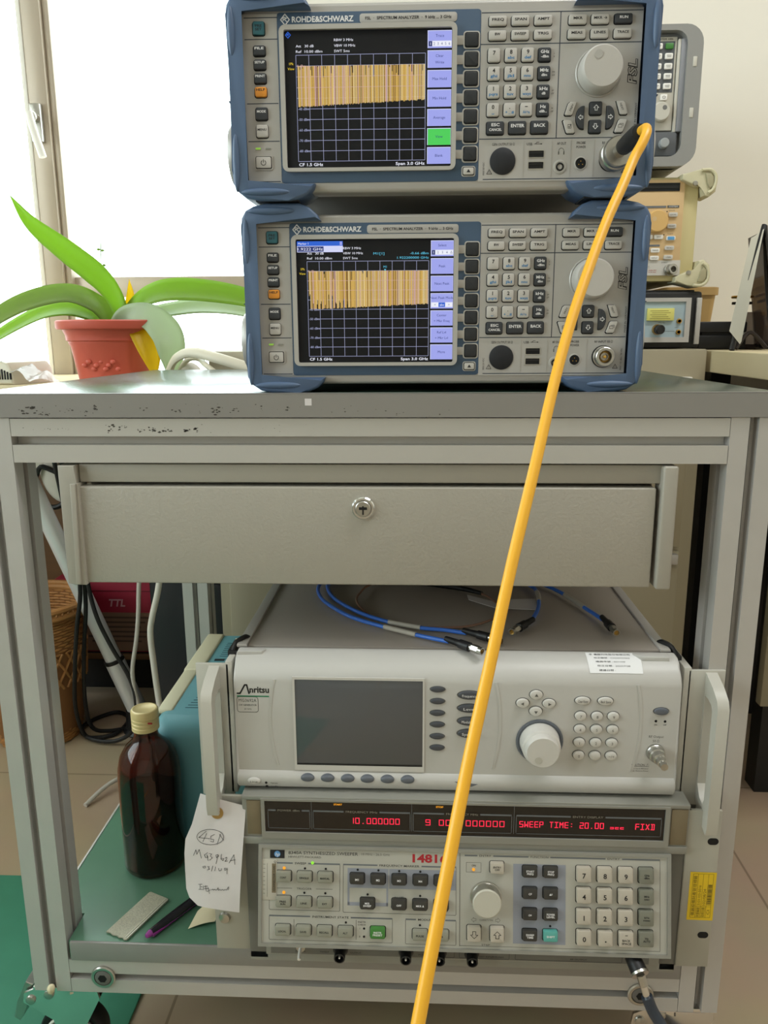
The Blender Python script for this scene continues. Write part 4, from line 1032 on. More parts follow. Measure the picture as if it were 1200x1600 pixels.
g.quad(44, 227, -5.6, -4.2, Y0, 'hp_rule'); g.line([(227, -5), (227.2, -90.4), (40, -90.4)], 0.4, Y0, 'ink_grey')
for t, x, wd in (('ENTRY', 63.5, 11), ('FUNCTION', 114.5, 16.5), ('ENTRY', 184, 11.5)): g.quad(x - wd / 2 - 2, x + wd / 2 + 2, -6.2, -3.4, Y0 - 0.03, 'hp_panel'); g.text(t, x, -4.8, 1.9, 'ink', Y0 - 0.08, w=wd)
g.quad(-119.2, -118.8, -86, -70, Y0, 'ink_grey'); g.quad(-59.4, -59, -88, -69, Y0, 'ink_grey')
g.quad(-67.6, 35.8, -38.4, -19.6, Y0, 'hp_grey'); g.quad(-67.6, -28.6, -55.4, -52, Y0, 'hp_grey'); g.quad(-67.6, -65.6, -55, -38, Y0, 'hp_grey'); g.quad(-30.4, -28.6, -55, -38, Y0, 'hp_grey'); g.quad(-28.4, -27.8, -38.4, -19.6, Y0 - 0.03, 'hp_panel')
g.quad(89.9, 139.2, -87, -11.6, Y0, 'hp_grey')
g.line(rrect(52.5, -16, 14, 9.2, 0.3), 0.3, Y0, 'ink_grey', True); g.text('ON', 52.5, -14.2, 1.8, 'ink', Y0 - 0.08)
gl = g; g = pm(); g.box(-142.4, -128.4, Y0 - 0.2, Y0, -11.8, -4.0, 'ink'); g.lathe([(3.0, 0), (2.9, 0.1)], (-135.4, Y0 - 0.25, -7.9), (0, -1, 0), M['hp_blue'], 24); g.text('hp', -135.4, -7.9, 3.2, 'ink_white', Y0 - 0.42, w=4, shear=0.3); g.build('badge', kp); g = gl
g.text('8340A SYNTHESIZED SWEEPER', -91.2, -6.2, 3.0, 'ink', Y0 - 0.08, w=67); g.text('10 MHz - 26.5 GHz', -40.8, -6.1, 2.1, 'ink_grey', Y0 - 0.08, w=27); g.text('HEWLETT-PACKARD', -109, -10.2, 1.9, 'ink_grey', Y0 - 0.08, w=31.5)
k = pm(); k.text('14816', 10.9, -8.7, 7.4, 'ink_red', Y0 - 0.08, w=33, bold=0.035); k.build('stamped_number', kp, label='red stamped number')
g.text('INSTR', -53.6, -70.9, 1.5, 'ink', Y0 - 0.08, w=7.4); g.text('CHECK', -53.6, -73.4, 1.5, 'ink', Y0 - 0.08, w=7.8); g.text('I', -55.6, -77.0, 1.7, 'ink', Y0 - 0.08); g.text('II', -55.6, -84.7, 1.7, 'ink', Y0 - 0.08)
g.text('ALL OFF', -18.3, -46.2, 1.4, 'ink', Y0 - 0.08, w=9); g.text('STEP', 64.3, -89.0, 1.7, 'ink_grey', Y0 - 0.08, w=8)
g.text('COARSE \u21c6 FINE', 64.7, -65.6, 1.5, 'ink_grey', Y0 - 0.08, w=13)
for x, dd in ((53, 'l'), (75.5, 'r')): g.line(arrow2d(x, -65.6, 2.4, dd), 0.3, Y0, 'ink_grey', True)
g.build('panel_lettering', kp)
def hk(name, x, s, w, h, m, leg=(), d=5.0, r=1.5, sh=1.9):
    z = -(s - sh); k = pm(); k.rbox(x, z - 0.4, w + 1.4, h + 1.6, 2, 0.2, Y0 - 0.05, 'blackhole', 0.02)  # black plate set a little low paints the key's shadow ring
    k.rbox(x, z, w, h, r, Y0, Y0 - d, m, 1.0)
    for t in leg: k.text(t[0], x + t[1], z + t[2], t[3] * 1.08, t[4], Y0 - d - 0.07, w=(t[5] if len(t) > 5 else None), bold=0.025)
    return k.build(name, kp)
def leg(t, ink, h=1.6):
    t = t.split('|'); n = len(t)
    return [(a, 0, ((n - 1) / 2 - i) * h * 1.45, h, ink, min(11.5, h * 0.95 * len(a))) for i, a in enumerate(t)]
for x, t in zip((-128.8, -108.8, -88.8), ('CONT', 'SINGLE', 'MANUAL')): hk('key', x, 30, 14.2, 9.6, 'hp_kgrey', leg(t, 'ink'))
for x, t in zip((-129, -109, -89), ('FREE|RUN', 'LINE', 'EXT')): hk('key', x, 54.1, 14.2, 9.6, 'hp_kgrey', leg(t, 'ink'))
for x, t in zip((-129.4, -109.4, -89.2, -69.1), ('LOCAL', 'SAVE', 'RECALL', 'ALT')): hk('key', x, 81.2, 14.2, 9.6, 'hp_kgrey', leg(t, 'ink'))
hk('preset_key', -38.3, 81.1, 14.2, 10.2, 'hp_kgreen', leg('INSTR|PRESET', 'ink_white'))
for x, t in zip((1.9, 21.9), ('PULSE', 'AM')): hk('key', x, 82, 14.2, 9.6, 'hp_kgrey', leg(t, 'ink'))
for x, t in zip((-58.2, -38.2, -18.2, 2, 21.9), ('M1', 'M2', 'M3', 'M4', 'M5')): hk('marker_key', x, 30.3, 13.6, 9.6, 'hp_kdark', leg(t, 'ink_white', 1.8))
for x, t in zip((-48.3, -18.2, 1.8, 21.8), ('MKR|SWEEP', 'OFF', 'MKR \u0394', 'MKR|CF')): hk('marker_key', x, 53.7, 13.6, 9.8, 'hp_kdark', leg(t, 'ink_white'))
hk('entry_key', 74.4, 16.5, 13, 10.4, 'hp_key', leg('ENTRY|OFF', 'ink'))
for x, d in ((53, 'd'), (74.7, 'u')):
    o = hk('step_key', x, 79.2, 13, 14.2, 'hp_key'); k = pm(); k.line(arrow2d(x, -77.3, 3.6, d), 0.5, Y0 - 5.08, 'ink', True); k.build('arrow_mark', o)
for i, t in enumerate(('START|FREQ', 'STOP|FREQ', 'CF', '\u0394F', 'CW', 'POWER|LEVEL', 'SWEEP|TIME', 'SHIFT')):
    hk('function_key', (105.3, 124.6)[i % 2], (19.4, 39.5, 59.4, 79.1)[i // 2], 13.4, 10.2, 'hp_kteal' if t == 'SHIFT' else 'hp_kdark', leg(t, 'ink_white'))
for i, t in enumerate('789456123'): hk('number_key', (155.5, 174.9, 194.3)[i % 3], (20.5, 40.3, 60.1)[i // 3], 13.4, 14.2, 'hp_key', [(t, 0, -0.6, 4.2, 'ink')])
hk('number_key', 155.8, 79.9, 13.4, 14.2, 'hp_key', [('0', 0, -0.6, 4.2, 'ink')]); hk('number_key', 175.6, 80, 13.4, 14.2, 'hp_key', [('.', 0, 0.6, 6, 'ink')])
hk('number_key', 194.8, 80, 13.4, 14.2, 'hp_key', [('\u2212', 0, 4.2, 3, 'ink'), ('BACK', 0, -0.6, 1.8, 'ink', 7.6), ('SPACE', 0, -3.4, 1.8, 'ink', 8.8)])
for s, t in ((20.5, 'GHz|dBm'), (40.2, 'MHz|sec'), (59.8, 'kHz|msec'), (79.3, 'Hz|AUTO')): hk('unit_key', 213.5, s, 13.4, 14.2, 'hp_kgrey2', leg(t, 'ink', 1.7))
for i, (x, s) in enumerate([(-108.6, 21.1), (-88.6, 21.1), (-109.1, 44.5), (-88.9, 44.4), (-57.9, 21.1), (-38, 21.2), (-18.2, 21.4), (1.9, 21.4), (21.7, 21.3), (-48.3, 44.4), (1.9, 44.5), (-69, 71.7), (-51.5, 77), (-51.5, 84.7), (1.8, 72.3), (124.8, 69.6)]):
    k = pm(); k.lathe([(1.1, 0), (0.9, 0.4), (0.1, 0.5)], (x, Y0, -s), (0, -1, 0), 'blackhole', 12); k.build('indicator_lamp', kp)
for x, s, m in ((-128.7, 21.2, 'hp_amb'), (-128.9, 44.5, 'hp_amb'), (52.5, 18, 'hp_amb'), (-101.4, 15.6, M['led_lime'])):
    k = pm(); k.lathe([(1.5, 0), (1.3, 0.8), (0.1, 1.0)], (x, Y0, -s), (0, -1, 0), m, 12); k.build('lit_lamp', kp)
k = pm()
k.lathe([(14.8, 0), (14.8, 1.2), (13.8, 1.6), (13.4, 10), (13.0, 13)], (64.2, Y0, -43.6), (0, -1, 0), 'steel', 40)
k.lathe([(13.4, 12.6), (13.4, 14), (12.4, 14.8), (0.2, 14.9)], (64.2, Y0, -43.6), (0, -1, 0), 'hp_knob', 40); k.build('tuning_knob', kp)
k = pm(); k.box(-150.2, -135.8, Y0 - 0.4, Y0, -52, -13, M['clear_tab'], 0.1)
k.quad(-140.5, -136.5, -45, -17, Y0 - 0.45, 'hp_olive'); k.line([(-145, -49), (-145, -17)], 0.3, Y0 - 0.45, 'ink_grey')
for i in range(8): k.quad(-149, -147, -18 - i * 4, -17.6 - i * 4, Y0 - 0.45, 'ink_grey')
k.text('CONNECTOR CARE', -138.5, -31, 1.8, 'ink', Y0 - 0.5, w=24, rot=90); k.text('Q', -137.5, -15.2, 2.2, 'ink', Y0 - 0.5); k.build('hanging_card', kp, label='clear plastic label strip taped at the panel edge')
# connector strip under the panel
g = hm(); g.box(-152, 236, -26, -8, 196, 226, 'hp_frame', 0.6); g.box(-147, 226, -26.3, -26, 198, 224, 'hp_dark')
for x0, x1 in ((8, 36), (41, 90), (96, 200)): g.line(rrect((x0 + x1) / 2, 203, x1 - x0, 8, 1), 0.3, -26.5, 'ink', True)
for t, x, wd in (('POWER', -117, 10), ('SWEEP', -93, 9), ('OUTPUT', -62, 11), ('PULSE', 5, 9), ('INPUT', 24, 9), ('EXT INPUT', 68, 14), ('LEVELING', 78, 13), ('RF OUTPUT', 158, 16)): g.text(t, x, 201.2, 1.6, 'ink', -26.5, w=wd)
strip = g.build('connector_strip', hp)
for x in (-76.8, -11.8, 21, 53):
    g = hm(); g.lathe([(7.4, 0), (7.4, 3), (6.2, 3.6), (5.6, 4), (5.4, 14), (4.2, 14.4), (4, 8)], (x, -26, 206), (0, -1, 0), 'black', 24); g.lathe([(4, 8), (0.1, 8)], (x, -26, 206), (0, -1, 0), 'steel', 16); g.lathe([(1, 8), (0.9, 13.5), (0.1, 13.6)], (x, -26, 206), (0, -1, 0), 'white', 10); g.build('bnc_socket', hp)
g = hm(); g.lathe([(4.5, 0), (4.5, 1), (2.4, 1.4)], (-117, -26, 205), (0, -1, 0), 'steel', 16); g.tube([(-117, -26, 205), (-117, -34, 204.5), (-116.6, -40, 203.5)], 1.7, 'white', 10, 3); g.build('toggle_switch', hp, label='white toggle lever')
# ears
g = hm(); g.box(-203, -168, -20.5, -17, 196.5, 369, 'ear', 0.4); e = g.build('rack_ear', hp)
g = hm(); g.lathe([(6, 0), (5.2, 2.4), (2, 3.2), (0.1, 3.2)], (-193.7, -20.5, 233), (0, -1, 0), 'steel', 16); g.build('screw', e, label='chipped steel screw')
g = hm(); g.box(252.5, 283, -25.5, -22, 196.5, 367.5, 'ear', 0.4); g.box(252, 255, -25, -6, 196.5, 367.5, 'ear'); e = g.build('rack_ear', hp)
for x, z in ((276.8, 335.2), (275.7, 232.8)):
    g = hm(); g.prism(rrect(x, z, 10.2, 7.0, 3.4, 6), -25.2, -25.7, 'blackhole'); g.build('rack_hole', e)
g = hm(); Yl = -25.9
g.add([(258.5, Yl, 302.4), (283.2, Yl, 302.2), (283.2, Yl, 249.4), (258.5, Yl, 249.8)], [(0, 1, 2, 3)], 'yellow_label')
for x in (261.4, 266.2, 271.0, 275.8, 280.4): g.quad(x - 0.15, x + 0.15, 252.6, 300.4, Yl - 0.08, 'label_ink')
for z in (252.6, 300.4): g.quad(261.4, 280.4, z - 0.15, z + 0.15, Yl - 0.08, 'label_ink')
g.quad(266.2, 280.4, 264.6, 264.9, Yl - 0.08, 'label_ink')
for t, x, z, wd in (('儀器設備財產管理標籤', 263.8, 276.5, 44), ('財產編號', 268.6, 258.5, 10.5), ('3101103-0016', 268.6, 277, 22), ('取得日期', 273.4, 258.5, 10.5), ('102/08/24', 273.4, 275, 18), ('CI', 278.1, 258.5, 5)):
    g.text(t, x, z, 2.6, 'label_ink', Yl - 0.08, w=wd, rot=90)
rnd = random.Random(4); z = 266.5
while z < 289: h = rnd.choice((0.3, 0.5, 0.8)); g.quad(276.3, 280.0, z, z + h, Yl - 0.08, 'ink'); z += h + rnd.choice((0.3, 0.5))
g.build('asset_label', e, label='yellow asset label with barcode')

# ------------------------------------------------------------------ cables
def mb(): return MB(1.0)
def sma(g, p, d, s=1.0, boot=True):
    """black strain relief, knurled body and hex nut pointing along d"""
    p = Vector(p); d = Vector(d).normalized()
    g.cyl(p - d * 0.004, p + d * 0.014, 0.0028 * s, 'black_soft', 0.0034 * s)
    g.cyl(p + d * 0.014, p + d * 0.026, 0.0044 * s, 'black', 0.0046 * s)
    g.cyl(p + d * 0.026, p + d * 0.029, 0.0030 * s, 'steel')
    g.cyl(p + d * 0.029, p + d * 0.037, 0.0040 * s, 'steel', n=6)
    g.lathe([(0.0036 * s, 0.0), (0.0036 * s, 0.004), (0.0026 * s, 0.004), (0.0026 * s, 0.001)], p + d * 0.037, d, 'steel', 18)
    g.cyl(p + d * 0.0372, p + d * 0.0385, 0.0025 * s, 'brass')
zc = 0.5119
_f = (0.80 - zc) / (0.80 - 0.5222)
def lidp(L): return [(x * _f, -0.69 + (y + 0.69) * _f) + tuple(r) for x, y, *r in L]
def blue(label, near, far, mid, sl1, sl2, dirs):
    near, far, mid, sl1, sl2 = map(lidp, (near, far, mid, sl1, sl2)); dirs = [(lidp([p])[0], d) for p, d in dirs]
    t = thing('coax_cable', label, 'cable', (near[0][0], near[0][1], zc - 0.0022), 0, 'blue test cables on the signal generator')
    O = T(-near[0][0], -near[0][1], -(zc - 0.0022))
    P = [(x, y, zc) for x, y in near] + [(x, y, zc + h) for x, y, h in mid] + [(x, y, zc) for x, y in far]
    g = MB(1.0, O); g.tube(P, 0.0021, 'blue_cable', 10, 5); g.build('jacket', t)
    for sl in (sl1, sl2):
        g = MB(1.0, O); g.tube([(x, y, zc + 0.0003) for x, y in sl], 0.0026, 'sleeve', 10, 4)
        g.build('marker_sleeve', t, label='pale grey marker sleeve')
    for p, d in dirs:
        g = MB(1.0, O); sma(g, (p[0], p[1], zc + 0.002), (d[0], d[1], 0)); g.build('connector', t, label='black booted steel screw connector')
    return t
blue('outer of two looped blue cables on the signal generator, its front end nearest the edge',
     [(0.0274, -0.0016), (-0.0033, 0.0147), (-0.0344, 0.0344), (-0.0685, 0.0606), (-0.0893, 0.0873), (-0.1054, 0.1151), (-0.114, 0.145), (-0.1142, 0.1712)],
     [(0.1427, 0.1717), (0.1519, 0.1557), (0.1594, 0.1382), (0.1722, 0.0979), (0.1792, 0.0764), (0.1833, 0.0620)],
     [(-0.105, 0.21, 0.001), (-0.06, 0.265, 0.001), (0.02, 0.285, 0.006), (0.09, 0.245, 0.0)],
     [(-0.0344, 0.0344), (-0.019, 0.0245), (-0.0033, 0.0147)], [(0.1594, 0.1382), (0.166, 0.118), (0.1722, 0.0979)],
     [((0.0274, -0.0016), (0.0217, -0.0202)), ((0.1835, 0.0600), (0.004, -0.041))])
blue('inner of two looped blue cables on the signal generator, hugging the brown coax',
     [(0.0450, 0.0204), (0.0246, 0.0281), (0.001, 0.0333), (-0.0306, 0.0482), (-0.0578, 0.0704), (-0.0783, 0.0952), (-0.095, 0.1234), (-0.1035, 0.151), (-0.104, 0.1715)],
     [(0.1254, 0.1712), (0.1301, 0.1467), (0.128, 0.1169), (0.1227, 0.089), (0.1109, 0.0533)],
     [(-0.09, 0.205, 0.001), (-0.04, 0.245, 0.001), (0.03, 0.252, 0.001), (0.09, 0.22, 0.005)],
     [(-0.0306, 0.0482), (-0.0150, 0.0400), (0.001, 0.0333)], [(0.1301, 0.1467), (0.1300, 0.132), (0.128, 0.1169)],
     [((0.0450, 0.0204), (0.0234, -0.0180)), ((0.1109, 0.0520), (-0.020, -0.028))])
t = thing('coax_cable', 'thin brown coax looped behind the blue cables, carrying a pale paper flag', 'cable', (-0.0084, 0.0644, 0.5101))
O = T(0.0084, -0.0644, -0.5101); g = MB(1.0, O)
g.tube([(x, y, zc - 0.0008) for x, y in lidp([(0.03, 0.215), (-0.02, 0.20), (-0.0567, 0.1699), (-0.0664, 0.1407), (-0.0684, 0.1162), (-0.0608, 0.0882), (-0.0459, 0.0632), (-0.0289, 0.0469), (-0.0081, 0.0374), (0.0154, 0.0364), (0.0406, 0.0389), (0.06, 0.0484), (0.0758, 0.0652), (0.0832, 0.0829), (0.0828, 0.1052), (0.0764, 0.1286), (0.0686, 0.1409)])], 0.0013, 'copper', 8, 5); g.build('jacket', t)
g = MB(1.0, O); g.tube([(x, y, zc) for x, y in lidp([(0.0686, 0.1409), (0.0465, 0.1583), (0.0178, 0.1721), (-0.005, 0.18)])], lambda u: 0.0024 + 0.0012 * min(1, u * 2), 'black_soft', 10, 4); g.build('connector', t, label='black heat-shrunk cable end')
g = MB(1.0, O); g.prism(lidp([(0.0528, 0.1432), (0.0535, 0.1262), (0.0809, 0.1000), (0.1235, 0.0964), (0.1268, 0.1320), (0.1020, 0.1294), (0.0840, 0.118)]), 0.5088, 0.5093, 'paper', 'z'); g.build('paper_flag', t, label='pale paper flag')

# yellow cable
RX, RZ = 0.1550, 0.9414
t = thing('coax_cable', 'yellow cable plugged into the upper spectrum analyzer and hanging down in front of everything', 'cable', (RX, 0.009, RZ))
O = T(-RX, -0.009, -RZ); g = MB(1.0, O)
g.lathe([(0.0105, 0.0105), (0.0122, 0.012), (0.0122, 0.021), (0.0112, 0.0222), (0.0112, 0.0232), (0.0118, 0.0242), (0.0118, 0.0285), (0.0108, 0.0300), (0.0060, 0.0303)], (RX, 0.009, RZ), (0, -1, 0), 'steel', 36)
g.lathe([(0.0052, 0.030), (0.0044, 0.034), (0.0044, 0.040), (0.0038, 0.042)], (RX, 0.009, RZ), (0, -1, 0), 'steel', 24)
g.build('connector', t, label='steel screw-on plug')
g = MB(1.0, O); g.lathe([(0.0050, 0.041), (0.0062, 0.044), (0.0066, 0.060), (0.0066, 0.082), (0.0055, 0.0885), (0.0035, 0.089)], (RX, 0.009, RZ), (0, -1, 0), 'black_soft', 24); g.build('boot', t, label='black rubber boot')
g = MB(1.0, O)
g.tube([(RX, -0.070, RZ), (RX + 0.0012, -0.083, RZ + 0.0006), (RX + 0.001, -0.0925, RZ - 0.0010), (0.1545, -0.0985, 0.9355), (0.1505, -0.1030, 0.9275), (0.1449, -0.1075, 0.9180), (0.1353, -0.1203, 0.8986), (0.1223, -0.1368, 0.874), (0.1078, -0.1582, 0.842), (0.0943, -0.1798, 0.8097), (0.082, -0.2026, 0.7752), (0.0677, -0.2333, 0.7288), (0.0513, -0.2678, 0.6766), (0.0374, -0.2992, 0.6291), (0.0246, -0.3279, 0.5856), (0.0135, -0.3557, 0.5433), (0.0007, -0.3883, 0.4938), (-0.0090, -0.415, 0.452), (-0.018, -0.44, 0.40), (-0.03, -0.46, 0.33), (-0.05, -0.47, 0.2), (-0.1, -0.47, 0.06), (-0.2, -0.46, 0.004), (-0.34, -0.42, 0.004)], 0.0034, 'yel_cable', 14, 5)
g.build('jacket', t)
# dark cable on the sweeper output
t = thing('coax_cable', 'dark blue grey cable with steel plug on the sweeper, hanging over the bottom rail', 'cable', (0.2040, -0.040, 0.2221))
O = T(-0.2040, 0.040, -0.2221); g = MB(1.0, O)
g.cyl((0.2040, -0.034, 0.2226), (0.2044, -0.043, 0.2217), 0.0072, 'brass', n=28); g.cyl((0.2044, -0.043, 0.2217), (0.2080, -0.0560, 0.2160), 0.0074, 'black', 0.0080, n=28)
g.cyl((0.2080, -0.0560, 0.2160), (0.2086, -0.0580, 0.2150), 0.0084, 'steel', n=28); g.cyl((0.2086, -0.0580, 0.2150), (0.2112, -0.061, 0.2060), 0.0042, 'steel', n=6)
g.cyl((0.2110, -0.061, 0.2062), (0.2145, -0.063, 0.1954), 0.0034, 'chrome'); g.build('connector', t, label='steel and brass plug')
g = MB(1.0, O); g.tube([(0.2142, -0.063, 0.1962), (0.2199, -0.066, 0.1828), (0.2265, -0.070, 0.1729), (0.2349, -0.075, 0.1569), (0.25, -0.08, 0.115), (0.27, -0.08, 0.05), (0.30, -0.07, 0.006), (0.36, -0.02, 0.006)], 0.0054, M['navy_cable'], 12, 5); g.build('jacket', t)

# ------------------------------------------------------------------ on the tray
t = thing('bottle', 'brown glass bottle with gold screw cap, standing on the green tray', 'bottle', (-0.318, 0.132, 0.1805))
def bm_(): return MB(0.001)
g = bm_(); g.lathe([(30, 0), (34.5, 2), (36, 6), (36, 118), (35.2, 130), (32, 143), (25, 155), (17.5, 162), (14.2, 167), (13.2, 174), (13.0, 186), (12.4, 186.5), (11.4, 186), (11.4, 172), (15, 162), (23, 153), (30, 142), (33, 129), (33.8, 118), (33.8, 8), (30, 5), (0.2, 5)], (0, 0, 0), (0, 0, 1), M['amber_glass'], 44, False); g.build('glass_body', t)
g = bm_(); g.lathe([(0.2, 5.3), (29.5, 5.3), (33.4, 8.4), (33.4, 100), (0.2, 100)], (0, 0, 0), (0, 0, 1), M['brown_liquid'], 40); g.build('liquid', t)
g = bm_(); g.lathe([(14.4, 176), (15.6, 176.5), (15.6, 181), (14.8, 181.8), (15.6, 182.6), (15.6, 185.6), (14.8, 186.4), (15.6, 187.2), (15.6, 190.6), (14.9, 191.2), (15.7, 192), (15.7, 199.5), (14.6, 201.2), (13, 201.6), (12.2, 201), (0.2, 201)], (0, 0, 0), (0, 0, 1), M['gold_cap'], 40, False)
g.box(8, 13, -14.2, -12.9, 188.4, 189.8, 'ink_red'); g.build('cap', t, label='ribbed pale gold screw cap')
q = MB(0.001, T(-306.5, 39, 181) @ Matrix.Rotation(R(-22.5), 4, 'Z'))
P = [(-14, 33), (-12.5, 34.3), (13, 33.5), (14, 32), (14, -33), (11, -34.2), (8, -32.6), (4, -34), (0, -32.8), (-5, -34), (-9, -32.8), (-14, -33.6)]
q.prism(P, 0.1, 1.6, M['foil_strip'], 'z'); q.box(10.4, 11.4, -32, 33, 1.5, 2.3, M['foil_edge'], 0.3); q.box(13, 14, -32, 32, 1.5, 2.3, M['foil_edge'], 0.3)
tag(q.build('plastic_strip'), 'translucent frosted plastic strip with torn end, lying on the green tray', 'plastic strip')
t = thing('pen', 'slim black pen with purple underside and tip, lying on the green tray', 'pen', (-0.2857, 0.0048, 0.1855), 0)
d = Vector((0.0373, 0.0590, 0.0)).normalized()
g = MB(0.001); g.lathe([(0.3, -1), (2.2, 0), (3.4, 3), (3.9, 6)], (0, 0, 0), d, M['purple'], 20); g.build('tip', t, label='purple pen tip')
g = MB(0.001); g.lathe([(3.9, 6), (4.9, 24), (5.2, 45), (5.0, 75), (4.4, 100), (3.4, 115), (0.3, 117)], (0, 0, 0), d, M['pen_black'], 24); g.build('barrel', t)
g = MB(0.001); g.tube([tuple(d * a + Vector((d.y, -d.x, 0)) * 2.4 + Vector((0, 0, -1.2))) for a in (6, 40, 80, 104)], 2.6, M['purple'], 14, 4); g.build('grip_stripe', t, label='purple underside stripe')
q = MB(1.0); V = []; F = []
for i in range(9):
    for j in range(5):
        a, b = i / 8, j / 4
        x = -0.2464 * (1 - a) + -0.2195 * a + 0.004 * b; y = 0.0215 + 0.0235 * b + 0.009 * a
        V.append((x, y, 0.1815 + 0.010 * math.sin(a * 2.2) * (0.3 + 0.7 * b) + 0.003 * b))
for i in range(8):
    for j in range(4): k = i * 5 + j; F.append((k, k + 1, k + 6, k + 5))
q.add(V, F, 'paper_cream')
tag(q.build('paper_scrap'), 'curled cream paper scrap on the green tray beside the pen', 'paper')
q = MB(1.0); q.ell((-0.3905, -0.0035, 0.1235), (0.0042, 0.0042, 0.0055), 'paper_cream', 9, 6); q.ell((-0.3880, -0.0050, 0.1265), (0.0030, 0.0030, 0.0045), 'paper_cream', 7, 5)
tag(q.build('paper_wad'), 'tiny white paper wad stuck in the slot foot of the left front post', 'paper')
# hanging tag
t = thing('paper_tag', 'white handwritten paper tag hung from the left handle of the signal generator', 'tag', (-0.193, -0.029, 0.357))
O = T(0.193, 0.029, -0.357)
Lp = [(-0.2088, 0.3743), (-0.2174, 0.3443), (-0.2243, 0.3288), (-0.2262, 0.3133), (-0.2269, 0.2938), (-0.2268, 0.2741), (-0.2239, 0.2652), (-0.2155, 0.2575)]
Rp = [(-0.1649, 0.3632), (-0.1663, 0.347), (-0.1678, 0.331), (-0.1692, 0.315), (-0.1706, 0.299), (-0.172, 0.283), (-0.1733, 0.267), (-0.1746, 0.2513)]
def ty(x, z):
    u = (x + 0.227) / 0.062; v = (0.374 - z) / 0.12
    return -0.0250 - 0.0095 * min(1, v * 2.2) - 0.0015 * math.sin(v * 7 + u * 2) + 0.006 * max(0, 0.30 - u) ** 1.0
g = MB(1.0, O); V = []; F = []; NU = 12
for i in range(8):
    for j in range(NU + 1):
        a = j / NU; x = Lp[i][0] * (1 - a) + Rp[i][0] * a; z = Lp[i][1] * (1 - a) + Rp[i][1] * a
        V.append((x, ty(x, z), z))
for i in range(7):
    for j in range(NU): k = i * (NU + 1) + j; F.append((k, k + 1, k + NU + 2, k + NU + 1))
g.add(V, F, 'paper'); g.build('tag_paper', t)
def tpt(a, b): return (-0.2088 + (a - 230) * 0.0000836, 0.3743 - (b - 165) * 0.0000960)
g = MB(1.0, O)
for i in range(24):
    a0, a1 = 2 * math.pi * i / 24, 2 * math.pi * (i + 1) / 24; cx, cz = tpt(425, 352)
    V = []
    for a, r in ((a0, 0.0026), (a1, 0.0026), (a1, 0.0060), (a0, 0.0060)):
        x, z = cx + r * math.cos(a), cz + r * math.sin(a); V.append((x, ty(x, z) - 0.0005, z))
    g.add(V, [(0, 1, 2, 3)], 'kraft')
g.build('eyelet_ring', t, label='brown kraft eyelet ring')
g = MB(1.0, O)
ell = [(338 + 155 * math.cos(R(a)), 606 + 82 * math.sin(R(a))) for a in range(0, 361, 15)]
ST_ = [ell, [(292, 545), (205, 612), (330, 622)], [(298, 568), (252, 652)], [(388, 578), (345, 596), (342, 628), (378, 632), (372, 658), (340, 650)], [(456, 575), (416, 682)], [(446, 578), (490, 640)],
 [(130, 815), (165, 745), (172, 800), (205, 740), (222, 842)], [(300, 775), (262, 800), (268, 832), (300, 828), (290, 800), (300, 868)], [(318, 785), (345, 790), (328, 815), (352, 835), (318, 862)], [(418, 795), (396, 800), (400, 832), (425, 815), (420, 795), (392, 900)],
 [(462, 790), (450, 845), (475, 862), (485, 838), (452, 835)], [(498, 835), (520, 822), (518, 845), (498, 870), (530, 862)], [(545, 885), (605, 792), (612, 898)], [(560, 860), (618, 845)],
 [(232, 938), (262, 930), (265, 950), (238, 952), (232, 938)], [(285, 935), (308, 935), (298, 950), (312, 965), (285, 972)], [(352, 925), (332, 985)], [(382, 935), (372, 980)], [(418, 950), (424, 978), (448, 972), (452, 950)], [(512, 945), (488, 945), (490, 968), (520, 955), (520, 942), (515, 1005)],
 [(170, 1142), (215, 1135)], [(190, 1140), (188, 1190)], [(172, 1195), (220, 1192)], [(200, 1165), (216, 1162)], [(230, 1150), (228, 1195)], [(240, 1160), (280, 1150)], [(255, 1145), (262, 1205)], [(240, 1182), (290, 1176)], [(285, 1165), (300, 1232)], [(270, 1210), (312, 1190)],
 [(325, 1190), (340, 1180), (350, 1190), (365, 1180), (375, 1190), (395, 1182), (405, 1160), (408, 1190), (425, 1180), (440, 1188), (455, 1178), (470, 1186), (490, 1178), (505, 1182), (528, 1145), (525, 1180)]]
for S in ST_:
    for p, q_ in zip(S, S[1:]):
        a = Vector(tpt(*p)); b = Vector(tpt(*q_)); dd = b - a
        if dd.length < 1e-7: continue
        n = Vector((-dd.y, dd.x)).normalized() * 0.00022; e = dd.normalized() * 0.0002
        g.add([(v.x, ty(v.x, v.y) - 0.0005, v.y) for v in (a - e + n, b + e + n, b + e - n, a - e - n)], [(0, 1, 2, 3)], 'ink')
g.build('handwriting', t)
# oscilloscope behind the bottle
t = thing('oscilloscope', 'teal and cream oscilloscope standing behind the brown bottle, vents on top', 'oscilloscope', (-0.259, 0.292, 0.1805), R(0.5))
g = MB(0.001)
P = [(x, z) for x, z in rrect(0, 85, 132, 166, 14, 5)]
g.prism(P, -110, 150, M['teal_case'], 'y', 0)
rg = []
for ins, y in ((0, -110), (2, -122), (8, -131), (18, -135)): rg.append([(x, y, z) for x, z in rrect(0, 85, 132 - 2 * ins, 166 - 2 * ins, 14, 5)])
g.loops(rg, M['teal_case'], False, True); g.build('case', t)
g = MB(0.001); g.box(-67.5, -47, -100, 25, 160, 169.5, M['scope_cream'], 3, 3); g.box(-68, -42, 18, 152, 158, 171, M['scope_cream'], 3, 3); g.box(-69, -64, -108, 152, 60, 166, M['scope_cream'], 2); g.build('front_shell', t, label='cream side shell')
g = MB(0.001)
for i in range(10): g.box(-34 + i * 1.6, 40, -92 + i * 7, -90.2 + i * 7, 167.6, 168.2, M['teal_dark'])
